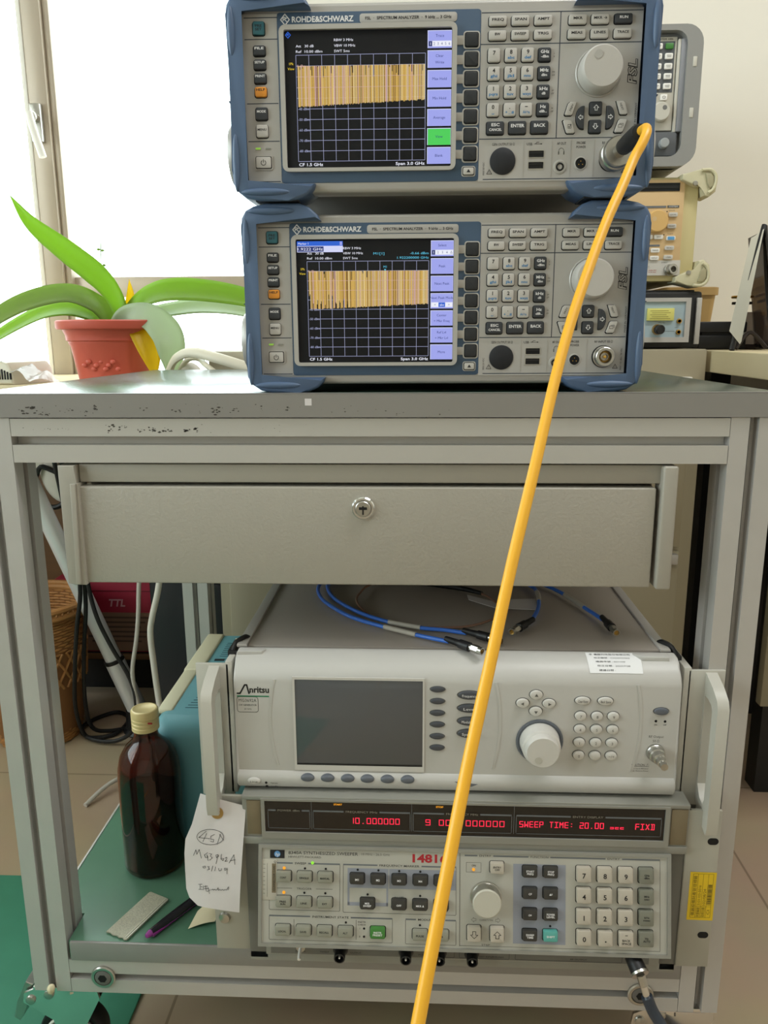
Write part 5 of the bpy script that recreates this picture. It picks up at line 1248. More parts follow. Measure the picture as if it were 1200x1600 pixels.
for i in range(8): g.box(-30, 40, 70 + i * 7, 71.8 + i * 7, 167.6, 168.2, M['teal_dark'])
g.box(-36, -22, -14, -8, 167.6, 168.6, 'blackhole'); g.box(-34, -20, 54, 60, 167.6, 168.6, 'blackhole'); g.build('vents', t)
g = MB(0.001); g.box(-20, -6, 118, 130, 167, 173, M['scope_cream'], 1.5); g.build('latch', t)

# ------------------------------------------------------------------ window ledge, left
t = thing('potted_plant', 'broad strap-leaved green plant in a terracotta pot on the window ledge', 'plant', (-0.564, 0.758, 0.7225))
PO = T(0.556, -0.75, -0.7225)
g = MB(0.00103); g.lathe([(58, 0), (62, 2), (72, 62), (75, 66), (75.5, 70), (79, 72), (80, 84), (82, 87), (83, 90), (93, 91), (94.5, 94), (94.5, 104), (92, 106), (88, 105), (84, 90), (70, 60), (56, 6), (0.2, 6)], (0, 0, 0), (0, 0, 1), M['terracotta'], 48, False)
for i in range(9): g.ell((-28 + i * 7 + (i % 3), -66 - 1.2 * (i % 2), 30 + 7 * math.sin(i * 2.1)), (5, 2.4, 4), M['terracotta'], 10, 6)
g.build('pot', t)
g = MB(0.001); g.lathe([(84, 92), (60, 95), (0.2, 97)], (0, 0, 0), (0, 0, 1), M['soil'], 32, False); g.build('soil', t)
def leaf(path, wmax, m, tip=0.02, w0=0.55, up=(0, -0.35, 1), curl=0.25, wpk=0.35):
    g = MB(1.0, PO); Pp = catmull(path, 7); n = len(Pp); rows = []
    for i, p in enumerate(Pp):
        u = i / (n - 1); d = (Pp[min(i + 1, n - 1)] - Pp[max(0, i - 1)]).normalized()
        s = d.cross(Vector(up)).normalized(); nn = s.cross(d).normalized()
        k = (w0 + (1 - w0) * min(1, u / wpk)) if u < wpk else max(tip, 1 - ((u - wpk) / (1 - wpk)) ** 2.2)
        w_ = wmax / 2 * k
        rows.append([tuple(p + s * (w_ * c) + nn * (abs(c) ** 1.6 * w_ * curl)) for c in (-1, -0.66, -0.33, 0, 0.33, 0.66, 1)])
    V = [q for r in rows for q in r]; F = []
    for i in range(n - 1):
        for j in range(6): k = i * 7 + j; F.append((k, k + 1, k + 8, k + 7))
    g.add(V, F, m); o = g.build('leaf', t, 60)
    sd = o.modifiers.new('thick', 'SOLIDIFY'); sd.thickness = 0.0014
    return o
leaf([(-0.545, 0.75, 0.812), (-0.5366, 0.75, 0.84), (-0.552, 0.75, 0.882), (-0.580, 0.748, 0.915), (-0.632, 0.745, 0.957), (-0.684, 0.742, 1.000), (-0.718, 0.74, 1.048)], 0.042, M['leaf_a'], 0.01, 0.5, (0, -1, 0.2), 0.22, 0.5)
leaf([(-0.552, 0.76, 0.815), (-0.562, 0.755, 0.838), (-0.582, 0.745, 0.862), (-0.624, 0.73, 0.878), (-0.682, 0.71, 0.866), (-0.735, 0.69, 0.838), (-0.79, 0.68, 0.795), (-0.83, 0.67, 0.755)], 0.044, M['leaf_b'], 0.02, 0.6, (0, -0.8, 0.6), 0.2, 0.5)
leaf([(-0.57, 0.77, 0.815), (-0.600, 0.775, 0.842), (-0.650, 0.78, 0.853), (-0.709, 0.78, 0.842), (-0.79, 0.77, 0.80), (-0.84, 0.76, 0.76)], 0.050, M['leaf_a'], 0.02, 0.6, (0, -0.6, 0.8), 0.2, 0.45)
leaf([(-0.545, 0.75, 0.812), (-0.522, 0.75, 0.842), (-0.480, 0.74, 0.873), (-0.420, 0.73, 0.882), (-0.33, 0.72, 0.873), (-0.25, 0.71, 0.852), (-0.2, 0.7, 0.82)], 0.054, M['leaf_a'], 0.03, 0.5, (0, -0.75, 0.65), 0.2, 0.4)
leaf([(-0.54, 0.765, 0.812), (-0.505, 0.77, 0.838), (-0.45, 0.78, 0.85), (-0.39, 0.785, 0.855), (-0.32, 0.79, 0.846), (-0.24, 0.79, 0.82)], 0.046, M['leaf_pale'], 0.03, 0.6, (0, -0.6, 0.8), 0.2, 0.45)
leaf([(-0.545, 0.735, 0.815), (-0.515, 0.72, 0.838), (-0.470, 0.705, 0.836), (-0.437, 0.69, 0.806), (-0.428, 0.68, 0.765), (-0.432, 0.675, 0.732)], 0.056, M['leaf_pale'], 0.25, 0.5, (0.5, -0.85, 0.2), 0.16, 0.55)
leaf([(-0.535, 0.735, 0.815), (-0.505, 0.722, 0.836), (-0.484, 0.700, 0.812), (-0.468, 0.690, 0.772), (-0.460, 0.685, 0.730)], 0.044, M['leaf_yel'], 0.3, 0.5, (0.4, -0.9, 0.2), 0.15, 0.5)
leaf([(-0.535, 0.76, 0.812), (-0.528, 0.76, 0.84), (-0.522, 0.762, 0.868), (-0.5235, 0.765, 0.905)], 0.024, M['leaf_yel'], 0.02, 0.6, (0, -1, 0.1), 0.3, 0.3)
g = MB(1.0, PO); g.tube([(-0.56, 0.78, 0.815), (-0.578, 0.79, 0.88), (-0.583, 0.79, 0.93), (-0.581, 0.79, 0.972)], 0.0008, M['leaf_b'], 6, 4)
for x, z in ((-0.586, 0.960), (-0.579, 0.958), (-0.588, 0.934), (-0.578, 0.932)): g.ell((x, 0.79, z), (0.004, 0.002, 0.0022), M['leaf_b'], 8, 5)
g.build('flower_stem', t)

t = thing('plastic_tray', 'cream plastic ventilated cover half wrapped in clear film, on the ledge left of the pot', 'plastic cover', (-0.728, 0.70, 0.7225))
g = MB(0.0011, Matrix.Rotation(R(-12), 4, 'Z')); g.prism([(-70, 0), (30, 0), (30, 22), (22, 34), (-40, 44), (-62, 46), (-70, 40)], -40, 60, M['cream_plastic'], 'y', 4)
for i in range(5): g.box(6 + i * 5, 8.5 + i * 5, -41, -30, 8, 26 - i * 2, 'blackhole')
g.box(-78, -66, -30, 50, 10, 40, M['grey_plastic'], 4); g.build('cover', t)
g = MB(0.001, Matrix.Rotation(R(-12), 4, 'Z')); V = []; F = []; rnd = random.Random(3)
for i in range(11):
    for j in range(7): V.append((8 + i * 6.6, -44 + j * 12, 38 - i * 3.2 + 5 * math.sin(i * 1.3 + j * 0.9) + rnd.uniform(-1.5, 1.5)))
for i in range(10):
    for j in range(6): k = i * 7 + j; F.append((k, k + 1, k + 8, k + 7))
g.add(V, F, M['film']); g.build('film', t, label='crumpled clear film')

t = thing('cable', 'thick cream cable arching over the window ledge between pot and analyzers', 'cable', (-0.425, 0.62, 0.7225)); O = T(0.425, -0.62, -0.7225)
g = MB(1.0, O); g.tube([(-0.440, 0.665, 0.7285), (-0.427, 0.65, 0.749), (-0.404, 0.615, 0.768), (-0.374, 0.600, 0.777), (-0.330, 0.58, 0.769), (-0.288, 0.572, 0.757), (-0.24, 0.57, 0.742), (-0.18, 0.57, 0.735)], 0.0062, M['cream_plastic'], 12, 5, True, 1.5)
g.tube([(-0.424, 0.67, 0.728), (-0.413, 0.665, 0.748), (-0.396, 0.65, 0.764), (-0.372, 0.63, 0.766), (-0.345, 0.58, 0.756), (-0.32, 0.57, 0.738)], 0.0045, M['cream_plastic'], 10, 5); g.build('jacket', t)
g = MB(1.0, O); g.tube([(-0.412, 0.665, 0.7305), (-0.408, 0.665, 0.742), (-0.398, 0.665, 0.752), (-0.386, 0.665, 0.744), (-0.383, 0.665, 0.7305)], 0.008, 'white', 12, 5); g.build('plug', t, label='white moulded end')

# ------------------------------------------------------------------ under the ledge, left
q = MB(1.0); q.box(-0.98, -0.66, 1.0, 1.03, 0.0, 0.685, M['brown_wood'], 0.003)  # added board: its brown carries the wall's shade and an unclear brown object
tag(q.build('shaded_wall_board'), 'brown board added for the shaded wall and a brown object under the window ledge', 'board')
t = thing('low_rack', 'low dark rack with brown front edge under the window ledge', 'rack', (-0.76, 0.965, 0))
O = T(0.76, -0.965, 0)
g = MB(1.0, O); g.box(-0.95, -0.575, 0.905, 0.996, 0.103, 0.120, 'black', 0.002); g.build('shelf_board', t)
g = MB(1.0, O); g.box(-0.95, -0.575, 0.90, 0.905, 0.107, 0.120, M['brown_wood'], 0.001); g.build('front_edge', t, label='brown front edge')
for x in (-0.945, -0.593): g = MB(1.0, O); g.box(x, x + 0.015, 0.91, 0.996, 0, 0.103, 'black'); g.build('side_panel', t)
g = MB(1.0, O); g.box(-0.93, -0.593, 0.985, 0.996, 0, 0.103, 'black'); g.build('dark_void_panel', t)  # black sheet added for the dark void under the shelf
t = thing('carton', 'dark red carton lettered TTL with brown printed lower half, on the low dark rack', 'box', (-0.686, 0.99, 0.120)); O = T(0.686, -0.99, -0.120)
g = MB(1.0, O); g.box(-0.80, -0.5745, 0.91, 0.996, 0.1205, 0.286, M['red_card'], 0.002); g.box(-0.80, -0.575, 0.9085, 0.911, 0.124, 0.213, M['brown_card'])
g.box(-0.80, -0.575, 0.9085, 0.911, 0.262, 0.2635, M['red_dark']); g.build('box', t)
g = MB(0.001, T(686, -990, -120)); 
for i in range(6): g.text('\u25a4\u25a4 \u25a1\u25a4 \u25a4\u25a4\u25a1 \u25a4', -625, 232 - i * 11, 5, M['red_dark'], 808, w=120) if False else g.quad(-730 + 7 * (i % 2), -590 - 11 * (i % 3), 200 - i * 11, 204 - i * 11, 908.2, M['brown_print'])
g.text('TTL', -662, 236, 16, M['pink_print'], 907.9, w=38, bold=0.03, shear=0.22); g.build('box_print', t)
t = thing('computer_tower', 'black computer tower on the floor behind the cart, left rear post beside it', 'computer', (-0.435, 0.86, 0)); O = T(0.455, -0.86, 0)
g = MB(1.0, O); g.box(-0.535, -0.375, 0.72, 1.0, 0.006, 0.385, M['tower'], 0.006); g.build('case', t)
g = MB(1.0, O); g.prism([(-0.533, 0.05), (-0.377, 0.02), (-0.377, 0.33), (-0.40, 0.345), (-0.52, 0.38), (-0.533, 0.36)], 0.722, 0.708, M['tower2'], 'y', 0.003); g.build('front_panel', t)
for x in (-0.52, -0.40):
    for y in (0.74, 0.98): g = MB(1.0, O); g.cyl((x, y, 0), (x, y, 0.008), 0.012, 'black_soft'); g.build('foot', t)
# wicker basket
t = thing('basket', 'brown wicker basket with rolled rim on the floor beside the left cart post', 'basket', (-0.782, 0.765, 0))
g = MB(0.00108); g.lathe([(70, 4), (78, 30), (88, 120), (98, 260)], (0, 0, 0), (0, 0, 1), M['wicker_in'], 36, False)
g.lathe([(0.3, 4), (70, 4)], (0, 0, 0), (0, 0, 1), M['wicker'], 36, False)
for i in range(46):
    z = 4 + i * 5.6
    if 118 < z < 182: continue
    r = 71 + (z / 260) * 28; P = [(r * math.cos(2 * math.pi * k / 48), r * math.sin(2 * math.pi * k / 48), z) for k in range(49)]
    P = [(x * (1 + 0.018 * (1 if (k + i) % 2 else -1)), y * (1 + 0.018 * (1 if (k + i) % 2 else -1)), zz) for k, (x, y, zz) in enumerate(P)]
    g.tube(P, 2.6, M['wicker'], 6, 1, False)
for k in range(24):
    a = 2 * math.pi * k / 24
    for da in (-0.22, 0.22): g.tube([(90 * math.cos(a + da), 90 * math.sin(a + da), 116), (93 * math.cos(a), 93 * math.sin(a), 150), (95 * math.cos(a - da), 95 * math.sin(a - da), 184)], 2.4, M['wicker'], 6, 2)
g.build('woven_body', t)
g = MB(0.00108)
for dz, dr in ((0, 0), (7, 4), (-6, 4)): g.tube([((101 + dr) * math.cos(2 * math.pi * k / 40), (101 + dr) * math.sin(2 * math.pi * k / 40), 262 + dz) for k in range(41)], 6.0, M['wicker'], 8, 1, False)
for k in range(60): a = 2 * math.pi * k / 60; g.tube([(97 * math.cos(a), 97 * math.sin(a), 254), (109 * math.cos(a + 0.05), 109 * math.sin(a + 0.05), 262), (101 * math.cos(a + 0.1), 101 * math.sin(a + 0.1), 271)], 2.2, M['wicker'], 5, 2)
g.build('rim', t)
# silver tube
t = thing('vacuum_tube', 'silver metal tube leaning diagonally in front of the red carton', 'tube', (-0.560, 0.78, 0.0)); O = T(0.560, -0.78, 0)
A, Bq = Vector((-0.748, 0.70, 0.62)), Vector((-0.582, 0.775, 0.055)); dd = (Bq - A)
g = MB(1.0, O); g.cyl(A, A + dd * 0.80, 0.0165, M['tube_silver'], n=24); g.build('upper_tube', t)
g = MB(1.0, O); g.cyl(A + dd * 0.805, Bq, 0.0195, M['tube_silver'], n=24); g.cyl(A + dd * 0.795, A + dd * 0.808, 0.0200, 'black', n=24); g.build('lower_tube', t)
g = MB(1.0, O); g.cyl(Bq, (-0.578, 0.778, 0.012), 0.022, 'black', 0.030, n=24); g.lathe([(0.03, 0.0), (0.035, 0.006), (0.03, 0.014)], (-0.578, 0.778, 0.0), (0, 0, 1), 'black', 20); g.build('foot', t)
# black cord
t = thing('power_cord', 'black power cord hanging under the ledge and coiled on the floor', 'cord', (-0.66, 0.76, 0)); O = T(0.66, -0.76, 0)
g = MB(1.0, O)
g.tube([(-0.652, 0.66, 0.60), (-0.650, 0.69, 0.46), (-0.643, 0.70, 0.343), (-0.657, 0.70, 0.259), (-0.668, 0.70, 0.18), (-0.680, 0.71, 0.09), (-0.678, 0.73, 0.02), (-0.657, 0.738, 0.006), (-0.622, 0.76, 0.006), (-0.620, 0.82, 0.006), (-0.655, 0.850, 0.006), (-0.690, 0.82, 0.006), (-0.700, 0.77, 0.010), (-0.665, 0.725, 0.012), (-0.61, 0.715, 0.012), (-0.568, 0.71, 0.04), (-0.553, 0.70, 0.101), (-0.5616, 0.70, 0.155), (-0.5927, 0.70, 0.22), (-0.616, 0.70, 0.28), (-0.627, 0.70, 0.343), (-0.632, 0.69, 0.46), (-0.64, 0.66, 0.60)], 0.0042, 'black_soft', 8, 6)
g.tube([(-0.636, 0.705, 0.40), (-0.640, 0.71, 0.30), (-0.655, 0.715, 0.20), (-0.664, 0.72, 0.10), (-0.665, 0.74, 0.03), (-0.64, 0.76, 0.010), (-0.59, 0.79, 0.006)], 0.0042, 'black_soft', 8, 5)
g.build('cord', t)
g = MB(1.0, O); g.box(-0.662, -0.628, 0.64, 0.675, 0.59, 0.65, 'black', 0.006); g.build('plug', t)
t = thing('hanging_pad', 'pale oval pad with black cord loop hanging beside the left cart post', 'pad', (-0.74, 0.84, 0.47)); O = T(0.74, -0.84, -0.47)
g = MB(1.0, O); rm = Matrix.Rotation(R(-22), 4, 'Y'); g.ell((-0.738, 0.84, 0.520), (0.026, 0.014, 0.048), M['pad_white'], 18, 14, rm); g.ell((-0.765, 0.845, 0.575), (0.026, 0.014, 0.06), M['pad_white'], 18, 12, rm); g.build('body', t)
g = MB(1.0, O); g.tube([(-0.74 + 0.034 * math.cos(R(a)), 0.826, 0.512 + 0.045 * math.sin(R(a))) for a in range(150, 400, 20)] + [(-0.715, 0.826, 0.56), (-0.74, 0.82, 0.64)], 0.0055, 'black_soft', 8, 3); g.tube([(-0.770, 0.824, 0.53), (-0.757, 0.822, 0.55), (-0.738, 0.822, 0.545), (-0.72, 0.824, 0.535)], 0.005, 'black_soft', 8, 4); g.build('cord_loop', t)
# white cords behind the drawer
def cord(label, P, r, m='white', grp=None):
    t = thing('cord', label, 'cord', P[0], 0, grp); O = T(-P[0][0], -P[0][1], -P[0][2])
    g = MB(1.0, O); g.tube(P, r, m, 10, 6); g.build('jacket', t)
sx = lambda p, y: (p[0] * (y + 0.69) / 1.49, y, 0.8 + (p[2] - 0.8) * (y + 0.69) / 1.49)
cord('left of two pale cords hanging behind the drawer, crossing the silver tube', [sx(p, 0.70) for p in [(-0.556, 0, 0.40), (-0.5677, 0, 0.311), (-0.5735, 0, 0.25), (-0.5818, 0, 0.194), (-0.5953, 0, 0.123), (-0.590, 0, 0.058), (-0.575, 0, 0.01), (-0.56, 0, -0.035)]], 0.0042, M['cord_grey'])
cord('right of two pale cords hanging behind the drawer, before the black tower', [sx(p, 0.64) for p in [(-0.510, 0, 0.42), (-0.5269, 0, 0.3117), (-0.545, 0, 0.245), (-0.5515, 0, 0.205), (-0.549, 0, 0.14), (-0.5438, 0, 0.059), (-0.535, 0, -0.02), (-0.52, 0, -0.06)]], 0.0058, M['cord_cream'])
cord('short pale cord end lying on the floor left of the brown bottle', [(-0.5816, 0.5075, 0.004), (-0.5662, 0.5455, 0.012), (-0.5476, 0.573, 0.016), (-0.52, 0.61, 0.010), (-0.46, 0.66, 0.004), (-0.40, 0.70, 0.004)], 0.0040, M['cord_grey'])

# ------------------------------------------------------------------ cabinets and desk, right
def cabinet(label, x0, x1, hd):
    t = thing('steel_cabinet', label, 'cabinet', ((x0 + x1) / 2, 0.82, 0), 0, 'beige steel cabinets behind the cart'); O = T(-(x0 + x1) / 2, -0.82, 0)
    g = MB(1.0, O); g.box(x0, x1, 0.602, 1.03, 0.02, 0.7783, 'beige', 0.003); g.box(x0 + 0.01, x1 - 0.01, 0.62, 1.03, 0.0, 0.02, 'black'); g.build('case', t)
    for z0, z1, mm in ((0.715, 0.735, 'white'), (0.455, 0.708, 'beige'), (0.05, 0.448, 'beige')):
        g = MB(1.0, O); g.box(x0 + 0.018, x1 - 0.022, 0.594, 0.604, z0, z1, mm, 0.002); d_ = g.build('drawer', t, label='white shallow drawer front' if mm == 'white' else None)
        if mm == 'beige':
            g = MB(1.0, O); xc = x1 - 0.075 if hd else (x0 + x1) / 2
            g.box(xc, xc + 0.05, 0.586, 0.596, z1 - 0.022, z1 - 0.004, 'alu', 0.002); g.build('handle', d_)
cabinet('beige steel cabinet nearest the window, behind the left half of the cart', -0.348, 0.050, False)
cabinet('beige steel cabinet carrying the stacked instruments, right edge behind the right cart post', 0.054, 0.455, True)
t = thing('desk', 'cream topped desk with beige side panel at the right edge', 'desk', (0.80, 0.55, 0)); O = T(-0.80, -0.55, 0)
g = MB(1.0, O); g.prism([(0.462, 0.60), (0.450, 0.30), (1.5, 0.30), (1.5, 1.03), (0.462, 1.03)], 0.742, 0.776, 'cream', 'z', 0.002); g.build('desktop', t)
g = MB(1.0, O); g.box(0.572, 1.45, 0.55, 0.57, 0.19, 0.742, 'beige', 0.002); g.build('side_panel', t)
for x, y in ((0.60, 0.60), (1.40, 0.60), (0.60, 0.98), (1.40, 0.98)): g = MB(1.0, O); g.box(x, x + 0.04, y, y + 0.04, 0, 0.742, 'black'); g.build('leg', t)
q = MB(1.0); q.box(0.62, 1.3, 0.90, 1.0, 0.0, 0.55, 'black', 0.004)  # black block added as the shadow beneath the desk panel
tag(q.build('under_desk_shadow'), 'added black block in place of the shadow under the cream desk', 'box')

# grey boxed instrument on top of the stack
t = thing('bench_instrument', 'grey cased instrument with pale keypad and round knob, topmost of the right stack', 'instrument', (0.30, 0.80, 1.052)); IT = T(-300, -800, -1052)
def im(): return MB(0.001, IT)
g = im(); g.prism(rrect(294, 1150, 244, 196, 26, 6), 990, 630, M['gi_case'], 'y', 0); 
g.frame(rrect(294, 1150, 244, 196, 26, 6), rrect(289, 1153, 208, 174, 18, 6), 640, 612, M['gi_case']); g.box(412, 416.5, 630, 760, 1110, 1168, M['gi_case'], 1); g.build('case', t)
g = im(); g.box(186, 393, 626, 632, 1067, 1239, M['gi_in']); g.rbox(280, 1085, 216, 34, 4, 632, 618, M['gi_dark'], 1); g.build('recess', t)
g = im(); g.box(190, 380, 622, 628, 1105, 1234, M['gi_panel'], 0.6); g.quad(320, 377, 1158, 1228, 621.6, M['gi_dark']) ; g.text('SYSTEM 100k', 362, 1231, 2.4, 'ink', 621.5, w=24); g.build('front_panel', t)
g = im(); g.box(385, 396, 616, 630, 1102, 1230, M['gi_dark2'], 1.5); g.box(397, 404, 614, 630, 1098, 1234, M['gi_dark2'], 1.5); g.box(381, 385, 618, 630, 1102, 1230, M['gi_panel'], 0.5)
for z in (1190, 1120): g.box(402, 408, 611, 618, z, z + 14, M['gi_panel'], 1)
g.build('card_slot', t, label='grey vertical slot cover')
for i in range(5):
    for j in range(3):
        g = im(); x = 368.5 - j * 16; z = 1221 - i * 13.7; g.rbox(x, z, 11.5, 8, 1.5, 622, 618.5, 'hp_kgreen' if (i == 0 and j == 0) else 'white', 0.6)
        if i or j: g.quad(x - 3.5, x + 3.5, z + 0.6, z + 1.3, 618.3, 'ink_grey'); g.quad(x - 3, x + 3, z - 1.4, z - 0.8, 618.3, 'ink_grey')
        g.build('key', t)
for x in (365, 348): g = im(); g.rbox(x, 1151, 10, 8, 1, 622, 619, 'white', 0.5); g.line(rrect(x, 1151, 4, 3, 1), 0.5, 618.8, 'ink_grey', True); g.build('key', t)
g = im(); g.lathe([(14, 0), (13.5, 8), (12, 9.5), (0.2, 9.6)], (361, 622, 1130), (0, -1, 0), M['gi_panel'], 32); g.lathe([(3.4, 0), (2, -0.8), (0.1, -1)], (365.5, 612.2, 1135), (0, -1, 0), M['gi_in'], 16); g.build('rotary_knob', t)
g = im(); g.lathe([(7.5, 0), (7, 9), (6, 10), (0.2, 10)], (368, 618, 1085), (0, -1, 0), M['gi_knob'], 24); g.build('push_button', t)

# beige instrument
t = thing('bench_instrument', 'tan fronted cream instrument with rubber corner guards, middle of the right stack', 'instrument', (0.30, 0.80, 0.872)); IT = T(-300, -800, -872)
g = im(); g.box(170, 432, 632, 980, 884, 1040, M['bi_cream'], 3); g.build('case', t)
g = im(); g.box(180, 409, 628, 634, 893, 1036, M['bi_tan'], 0.6); g.box(180, 410, 627.4, 629, 893, 916, M['bi_pale']); g.box(180, 401, 627, 629, 1019, 1031, 'blackhole'); g.box(180, 400, 626.4, 627.4, 1023, 1027, 'black')
g.box(330, 382, 627.2, 628.2, 994.5, 997.5, 'hp_rule'); g.box(384, 402, 627.2, 628.2, 994.5, 998, 'ink_grey'); g.box(330, 376, 627.2, 628.2, 937, 939.8, 'hp_rule'); g.text('SYSTEM', 393, 996.2, 2.2, 'ink_white', 627, w=13)
for t_, x, z in (('REMOTE', 391, 990.5), ('SHIFT', 391, 955.8), ('RF INPUT', 385, 912.5)): g.text(t_, x, z, 1.6, 'ink_grey', 627, w=9)
for x, z in ((384, 989), (381.5, 954.5)): g.lathe([(1, 0), (0.1, 0.3)], (x, 628, z), (0, -1, 0), 'blackhole', 10)
g.text('\u26a0', 361, 906, 3, 'ink_grey', 627); g.text('+30dBm MAX', 367, 901, 1.8, 'ink_red', 627, w=13); g.text('0V DC MAX', 367, 898, 1.8, 'ink_red', 627, w=12); g.build('front_panel', t)
g = im(); g.lathe([(17.4, 0), (16.6, 9), (15, 10.6), (0.2, 10.8)], (368, 628, 974), (0, -1, 0), M['bi_knob'], 36); g.lathe([(3.6, 0), (2, -0.8), (0.1, -1)], (362.5, 617, 977), (0, -1, 0), M['bi_tan'], 16); g.build('rotary_knob', t)
for x, z, mm, tx in ((393, 984, 'led_off', 'LOCAL'), (392, 967, 'led_off', 'PRESET'), (392, 949, M['bi_blue'], ''), (391, 934.5, 'led_off', 'RECALL'), (390, 920.5, 'led_off', 'USER'), (373, 951, 'white', 'ENT'), (357, 951, 'white', 'BS'), (369, 931, 'white', 'MARKER'), (352, 931, 'white', 'PEAK'), (368.5, 919.5, 'white', 'DISPLAY'), (351, 919.5, 'white', 'TRACE')):
    g = im(); g.rbox(x, z, 14, 6.6, 2, 628, 624.5, 'white' if mm != 'led_off' else M['bi_pale'], 0.6)
    if not isinstance(mm, str): g.rbox(x, z, 10.5, 5, 1.2, 624.6, 624.2, mm, 0.1)
    if tx: g.text(tx, x, z, 1.9, 'ink_grey', 624.3, w=min(9, 2 * len(tx)))
    g.build('key', t)
g = im(); c = (393, 628, 901); g.lathe([(9, 0), (9, 3), (8, 4), (8, 13), (7, 14), (4.6, 14), (4.4, 5)], c, (0.25, -1, 0.05), 'steel', 28); g.lathe([(4.4, 5), (0.1, 5)], c, (0.25, -1, 0.05), 'blackhole', 16); g.build('rf_connector', t)
for sz, zz in ((1, 1030), (-1, 894)):
    g = im(); f = lambda a, b: (425 + a, zz + sz * b)
    P = [f(a, b) for a, b in ((-24, 4), (-24, 12), (-6, 16), (8, 20), (20, 19), (28, 12), (30, 0), (28, -14), (18, -22), (10, -20), (7, -6), (-2, -6))]
    g.prism(P, 660, 618, M['bi_guard'], 'y', 2.5)
    P = [f(a, b) for a, b in ((10, 12), (18, 12), (23, 6), (23, -6), (18, -10), (14, -4))]
    g.prism(P, 620, 615, M['bi_guard2'], 'y', 1)
    g.tube([(x, 616, z) for x, z in [f(a, b) for a, b in ((4, 17), (17, 17), (25, 10), (26, -2), (22, -12), (16, -16))]], 2.4, M['bi_guard'], 8, 4)
    g.lathe([(4, 0), (3.4, 2), (1, 2.6), (0.1, 2.6)], (421, 618, zz - sz * 2), (0, -1, 0), 'steel', 16); g.build('corner_guard', t, label='cream rubber corner guard with screw')

# light blue instrument
t = thing('bench_instrument', 'small light blue fronted instrument with yellow readout, lowest of the right stack', 'instrument', (0.32, 0.80, 0.7783)); IT = T(-320, -800, -778.3)
g = im(); g.box(200, 440, 640, 960, 786, 866, 'black', 3); g.box(196, 447, 622, 650, 779.5, 868, 'black', 4); g.box(438, 446, 618, 624, 786, 858, 'alu', 1); g.box(196, 440, 640, 900, 866, 871.2, 'black', 1); g.build('case', t)
g = im(); g.frame([(190, 789), (428, 789), (428, 858), (190, 858)], [(190, 797), (420, 797), (420, 852), (190, 852)], 624, 614, 'alu'); g.build('front_rim', t)
g = im(); g.box(195, 420.5, 617, 622, 796, 853, M['blue_face']); g.text('UNIT 1', 409, 812, 2, 'ink_grey', 616.8, w=7); g.quad(384, 406, 806, 806.5, 616.8, 'ink_grey'); g.text('FREQ ADJ', 384, 819.5, 1.6, 'ink_grey', 616.8, w=10); g.build('front_panel', t)
g = im(); g.box(360, 402, 612.5, 617, 823, 842, M['yellow_note'], 0.4)
for i in range(5): g.quad(364 + (i % 2) * 3, 396 - (i % 3) * 3, 825.6 + i * 3, 826.2 + i * 3, 612.3, 'label_ink')
g.build('readout', t, label='yellow note over the readout')
g = im(); g.lathe([(8.5, 0), (8, 6)], (378, 617, 809), (0, -1, 0), 'brass', 24); g.lathe([(7.6, 6), (7.4, 14), (6.4, 15), (0.2, 15)], (378, 617, 809), (0.1, -1, 0), 'black', 28); g.build('rotary_knob', t)
for z in (822, 805): g = im(); g.lathe([(4.2, 0), (3.8, 3), (2.6, 3.4), (2.2, 2)], (411.5, 617, z), (0, -1, 0), 'brass', 18); g.lathe([(2.2, 2.2), (0.1, 2.2)], (411.5, 617, z), (0, -1, 0), 'blackhole', 12); g.build('terminal', t)

# things on the desk
t = thing('storage_bin', 'tan plastic bin with rim behind the instrument stack', 'bin', (0.50, 0.90, 0.776)); O = T(-0.50, -0.90, -0.776)
g = MB(1.0, O); rg = []
for w_, d_, z in ((0.080, 0.10, 0.7763), (0.094, 0.12, 0.875), (0.094, 0.12, 0.886), (0.088, 0.114, 0.886), (0.074, 0.094, 0.7823)): rg.append([(0.501 + x, 0.90 + y, z) for x, y in rrect(0, 0, w_, d_, 0.01, 3)])
g.loops(rg, M['bin_tan']); g.build('body', t)
g = MB(1.0, O); rg = []
for w_, d_, z in ((0.095, 0.121, 0.872), (0.102, 0.128, 0.8725), (0.102, 0.128, 0.886), (0.095, 0.121, 0.887)): rg.append([(0.501 + x, 0.90 + y, z) for x, y in rrect(0, 0, w_, d_, 0.012, 3)])
g.loops(rg, M['bin_tan'], False, False); g.build('rim', t)
q = MB(1.0); q.box(0.466, 0.545, 0.68, 0.80, 0.7765, 0.800, 'black', 0.003); q.box(0.466, 0.545, 0.68, 0.80, 0.804, 0.822, M['tower2'], 0.003); q.box(0.474, 0.537, 0.69, 0.79, 0.798, 0.806, 'black')
tag(q.build('letter_tray'), 'flat black tray box on the desk between instruments and calendar stand', 'tray')
t = thing('desk_calendar', 'A-frame desk calendar stand with white pad on a black back, at the right edge', 'calendar', (0.515, 0.58, 0.776)); O = T(-0.515, -0.58, -0.776)
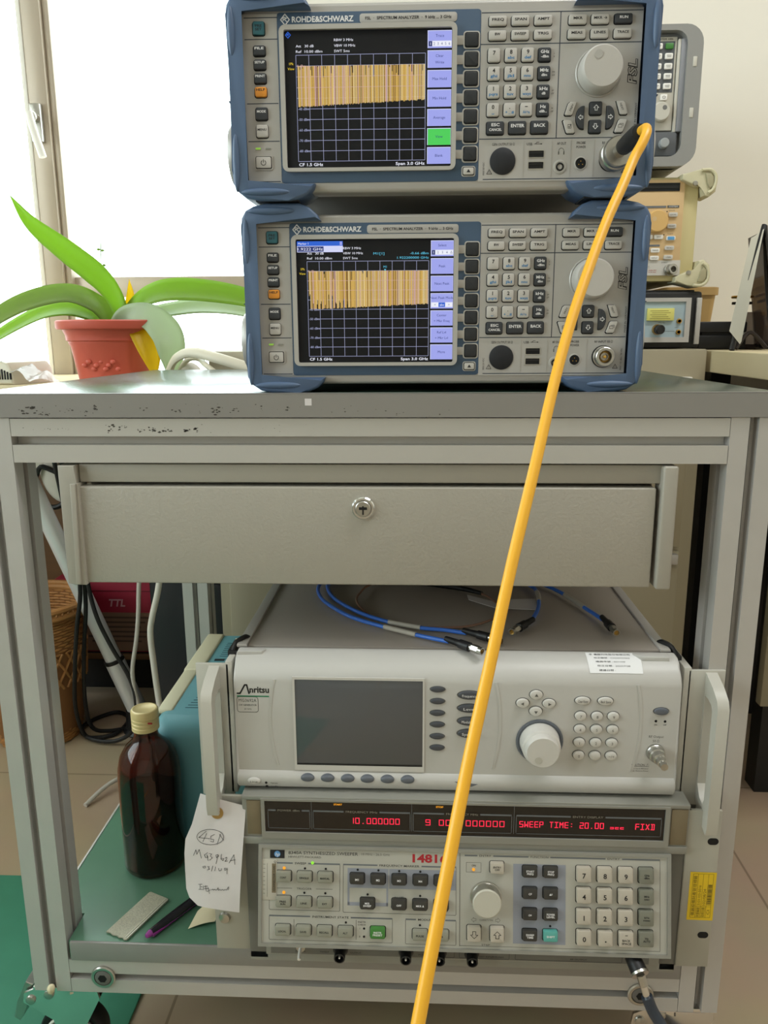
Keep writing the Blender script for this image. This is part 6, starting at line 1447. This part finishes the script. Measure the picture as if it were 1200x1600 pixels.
g = MB(1.0, O); g.add([(0.488, 0.555, 0.790), (0.488, 0.56, 0.786), (0.529, 0.62, 0.956), (0.529, 0.612, 0.960), (0.481, 0.580, 0.806), (0.480, 0.586, 0.806), (0.519, 0.634, 0.949), (0.521, 0.630, 0.950)], [(0, 3, 7, 4), (1, 5, 6, 2), (0, 1, 2, 3), (4, 7, 6, 5), (0, 4, 5, 1), (3, 2, 6, 7)], M['page']); g.build('pad', t, label='white page pad')
g = MB(1.0, O); g.tube([(0.482, 0.575, 0.777), (0.510, 0.60, 0.880), (0.530, 0.618, 0.958), (0.534, 0.62, 0.956), (0.545, 0.62, 0.88), (0.560, 0.61, 0.777)], 0.0042, 'black', 8, 3)
g.add([(0.530, 0.61, 0.958), (0.548, 0.72, 0.958), (0.575, 0.72, 0.778), (0.560, 0.60, 0.778)], [(0, 1, 2, 3)], M['smoke']); g.build('stand', t, label='smoky translucent stand')
g = MB(1.0, O); g.tube([(0.494, 0.59, 0.779), (0.512, 0.60, 0.800), (0.523, 0.60, 0.802), (0.545, 0.60, 0.780)], 0.0032, M['smoke'], 8, 3); g.build('brace', t)
t = thing('tool_stand', 'small clear stand of metal tools with brass discs behind the desk calendar', 'stand', (0.558, 0.70, 0.776)); O = T(-0.558, -0.70, -0.776)
g = MB(1.0, O); g.box(0.535, 0.60, 0.69, 0.75, 0.7765, 0.784, M['smoke'], 0.002); g.box(0.552, 0.585, 0.71, 0.73, 0.784, 0.838, M['acrylic'], 0.002); g.build('base', t)
for x, z in ((0.540, 0.862), (0.548, 0.815)): g = MB(1.0, O); g.cyl((x, 0.70, 0.784), (x, 0.70, z), 0.003, 'steel'); g.build('rod', t)
g = MB(1.0, O); g.lathe([(0.017, 0), (0.018, 0.002), (0.017, 0.004)], (0.540, 0.70, 0.860), (0, 0, 1), 'brass', 24); g.lathe([(0.016, 0), (0.016, 0.004)], (0.540, 0.70, 0.850), (0, 0, 1), 'black', 24); g.build('disc', t, label='brass disc over a black one')
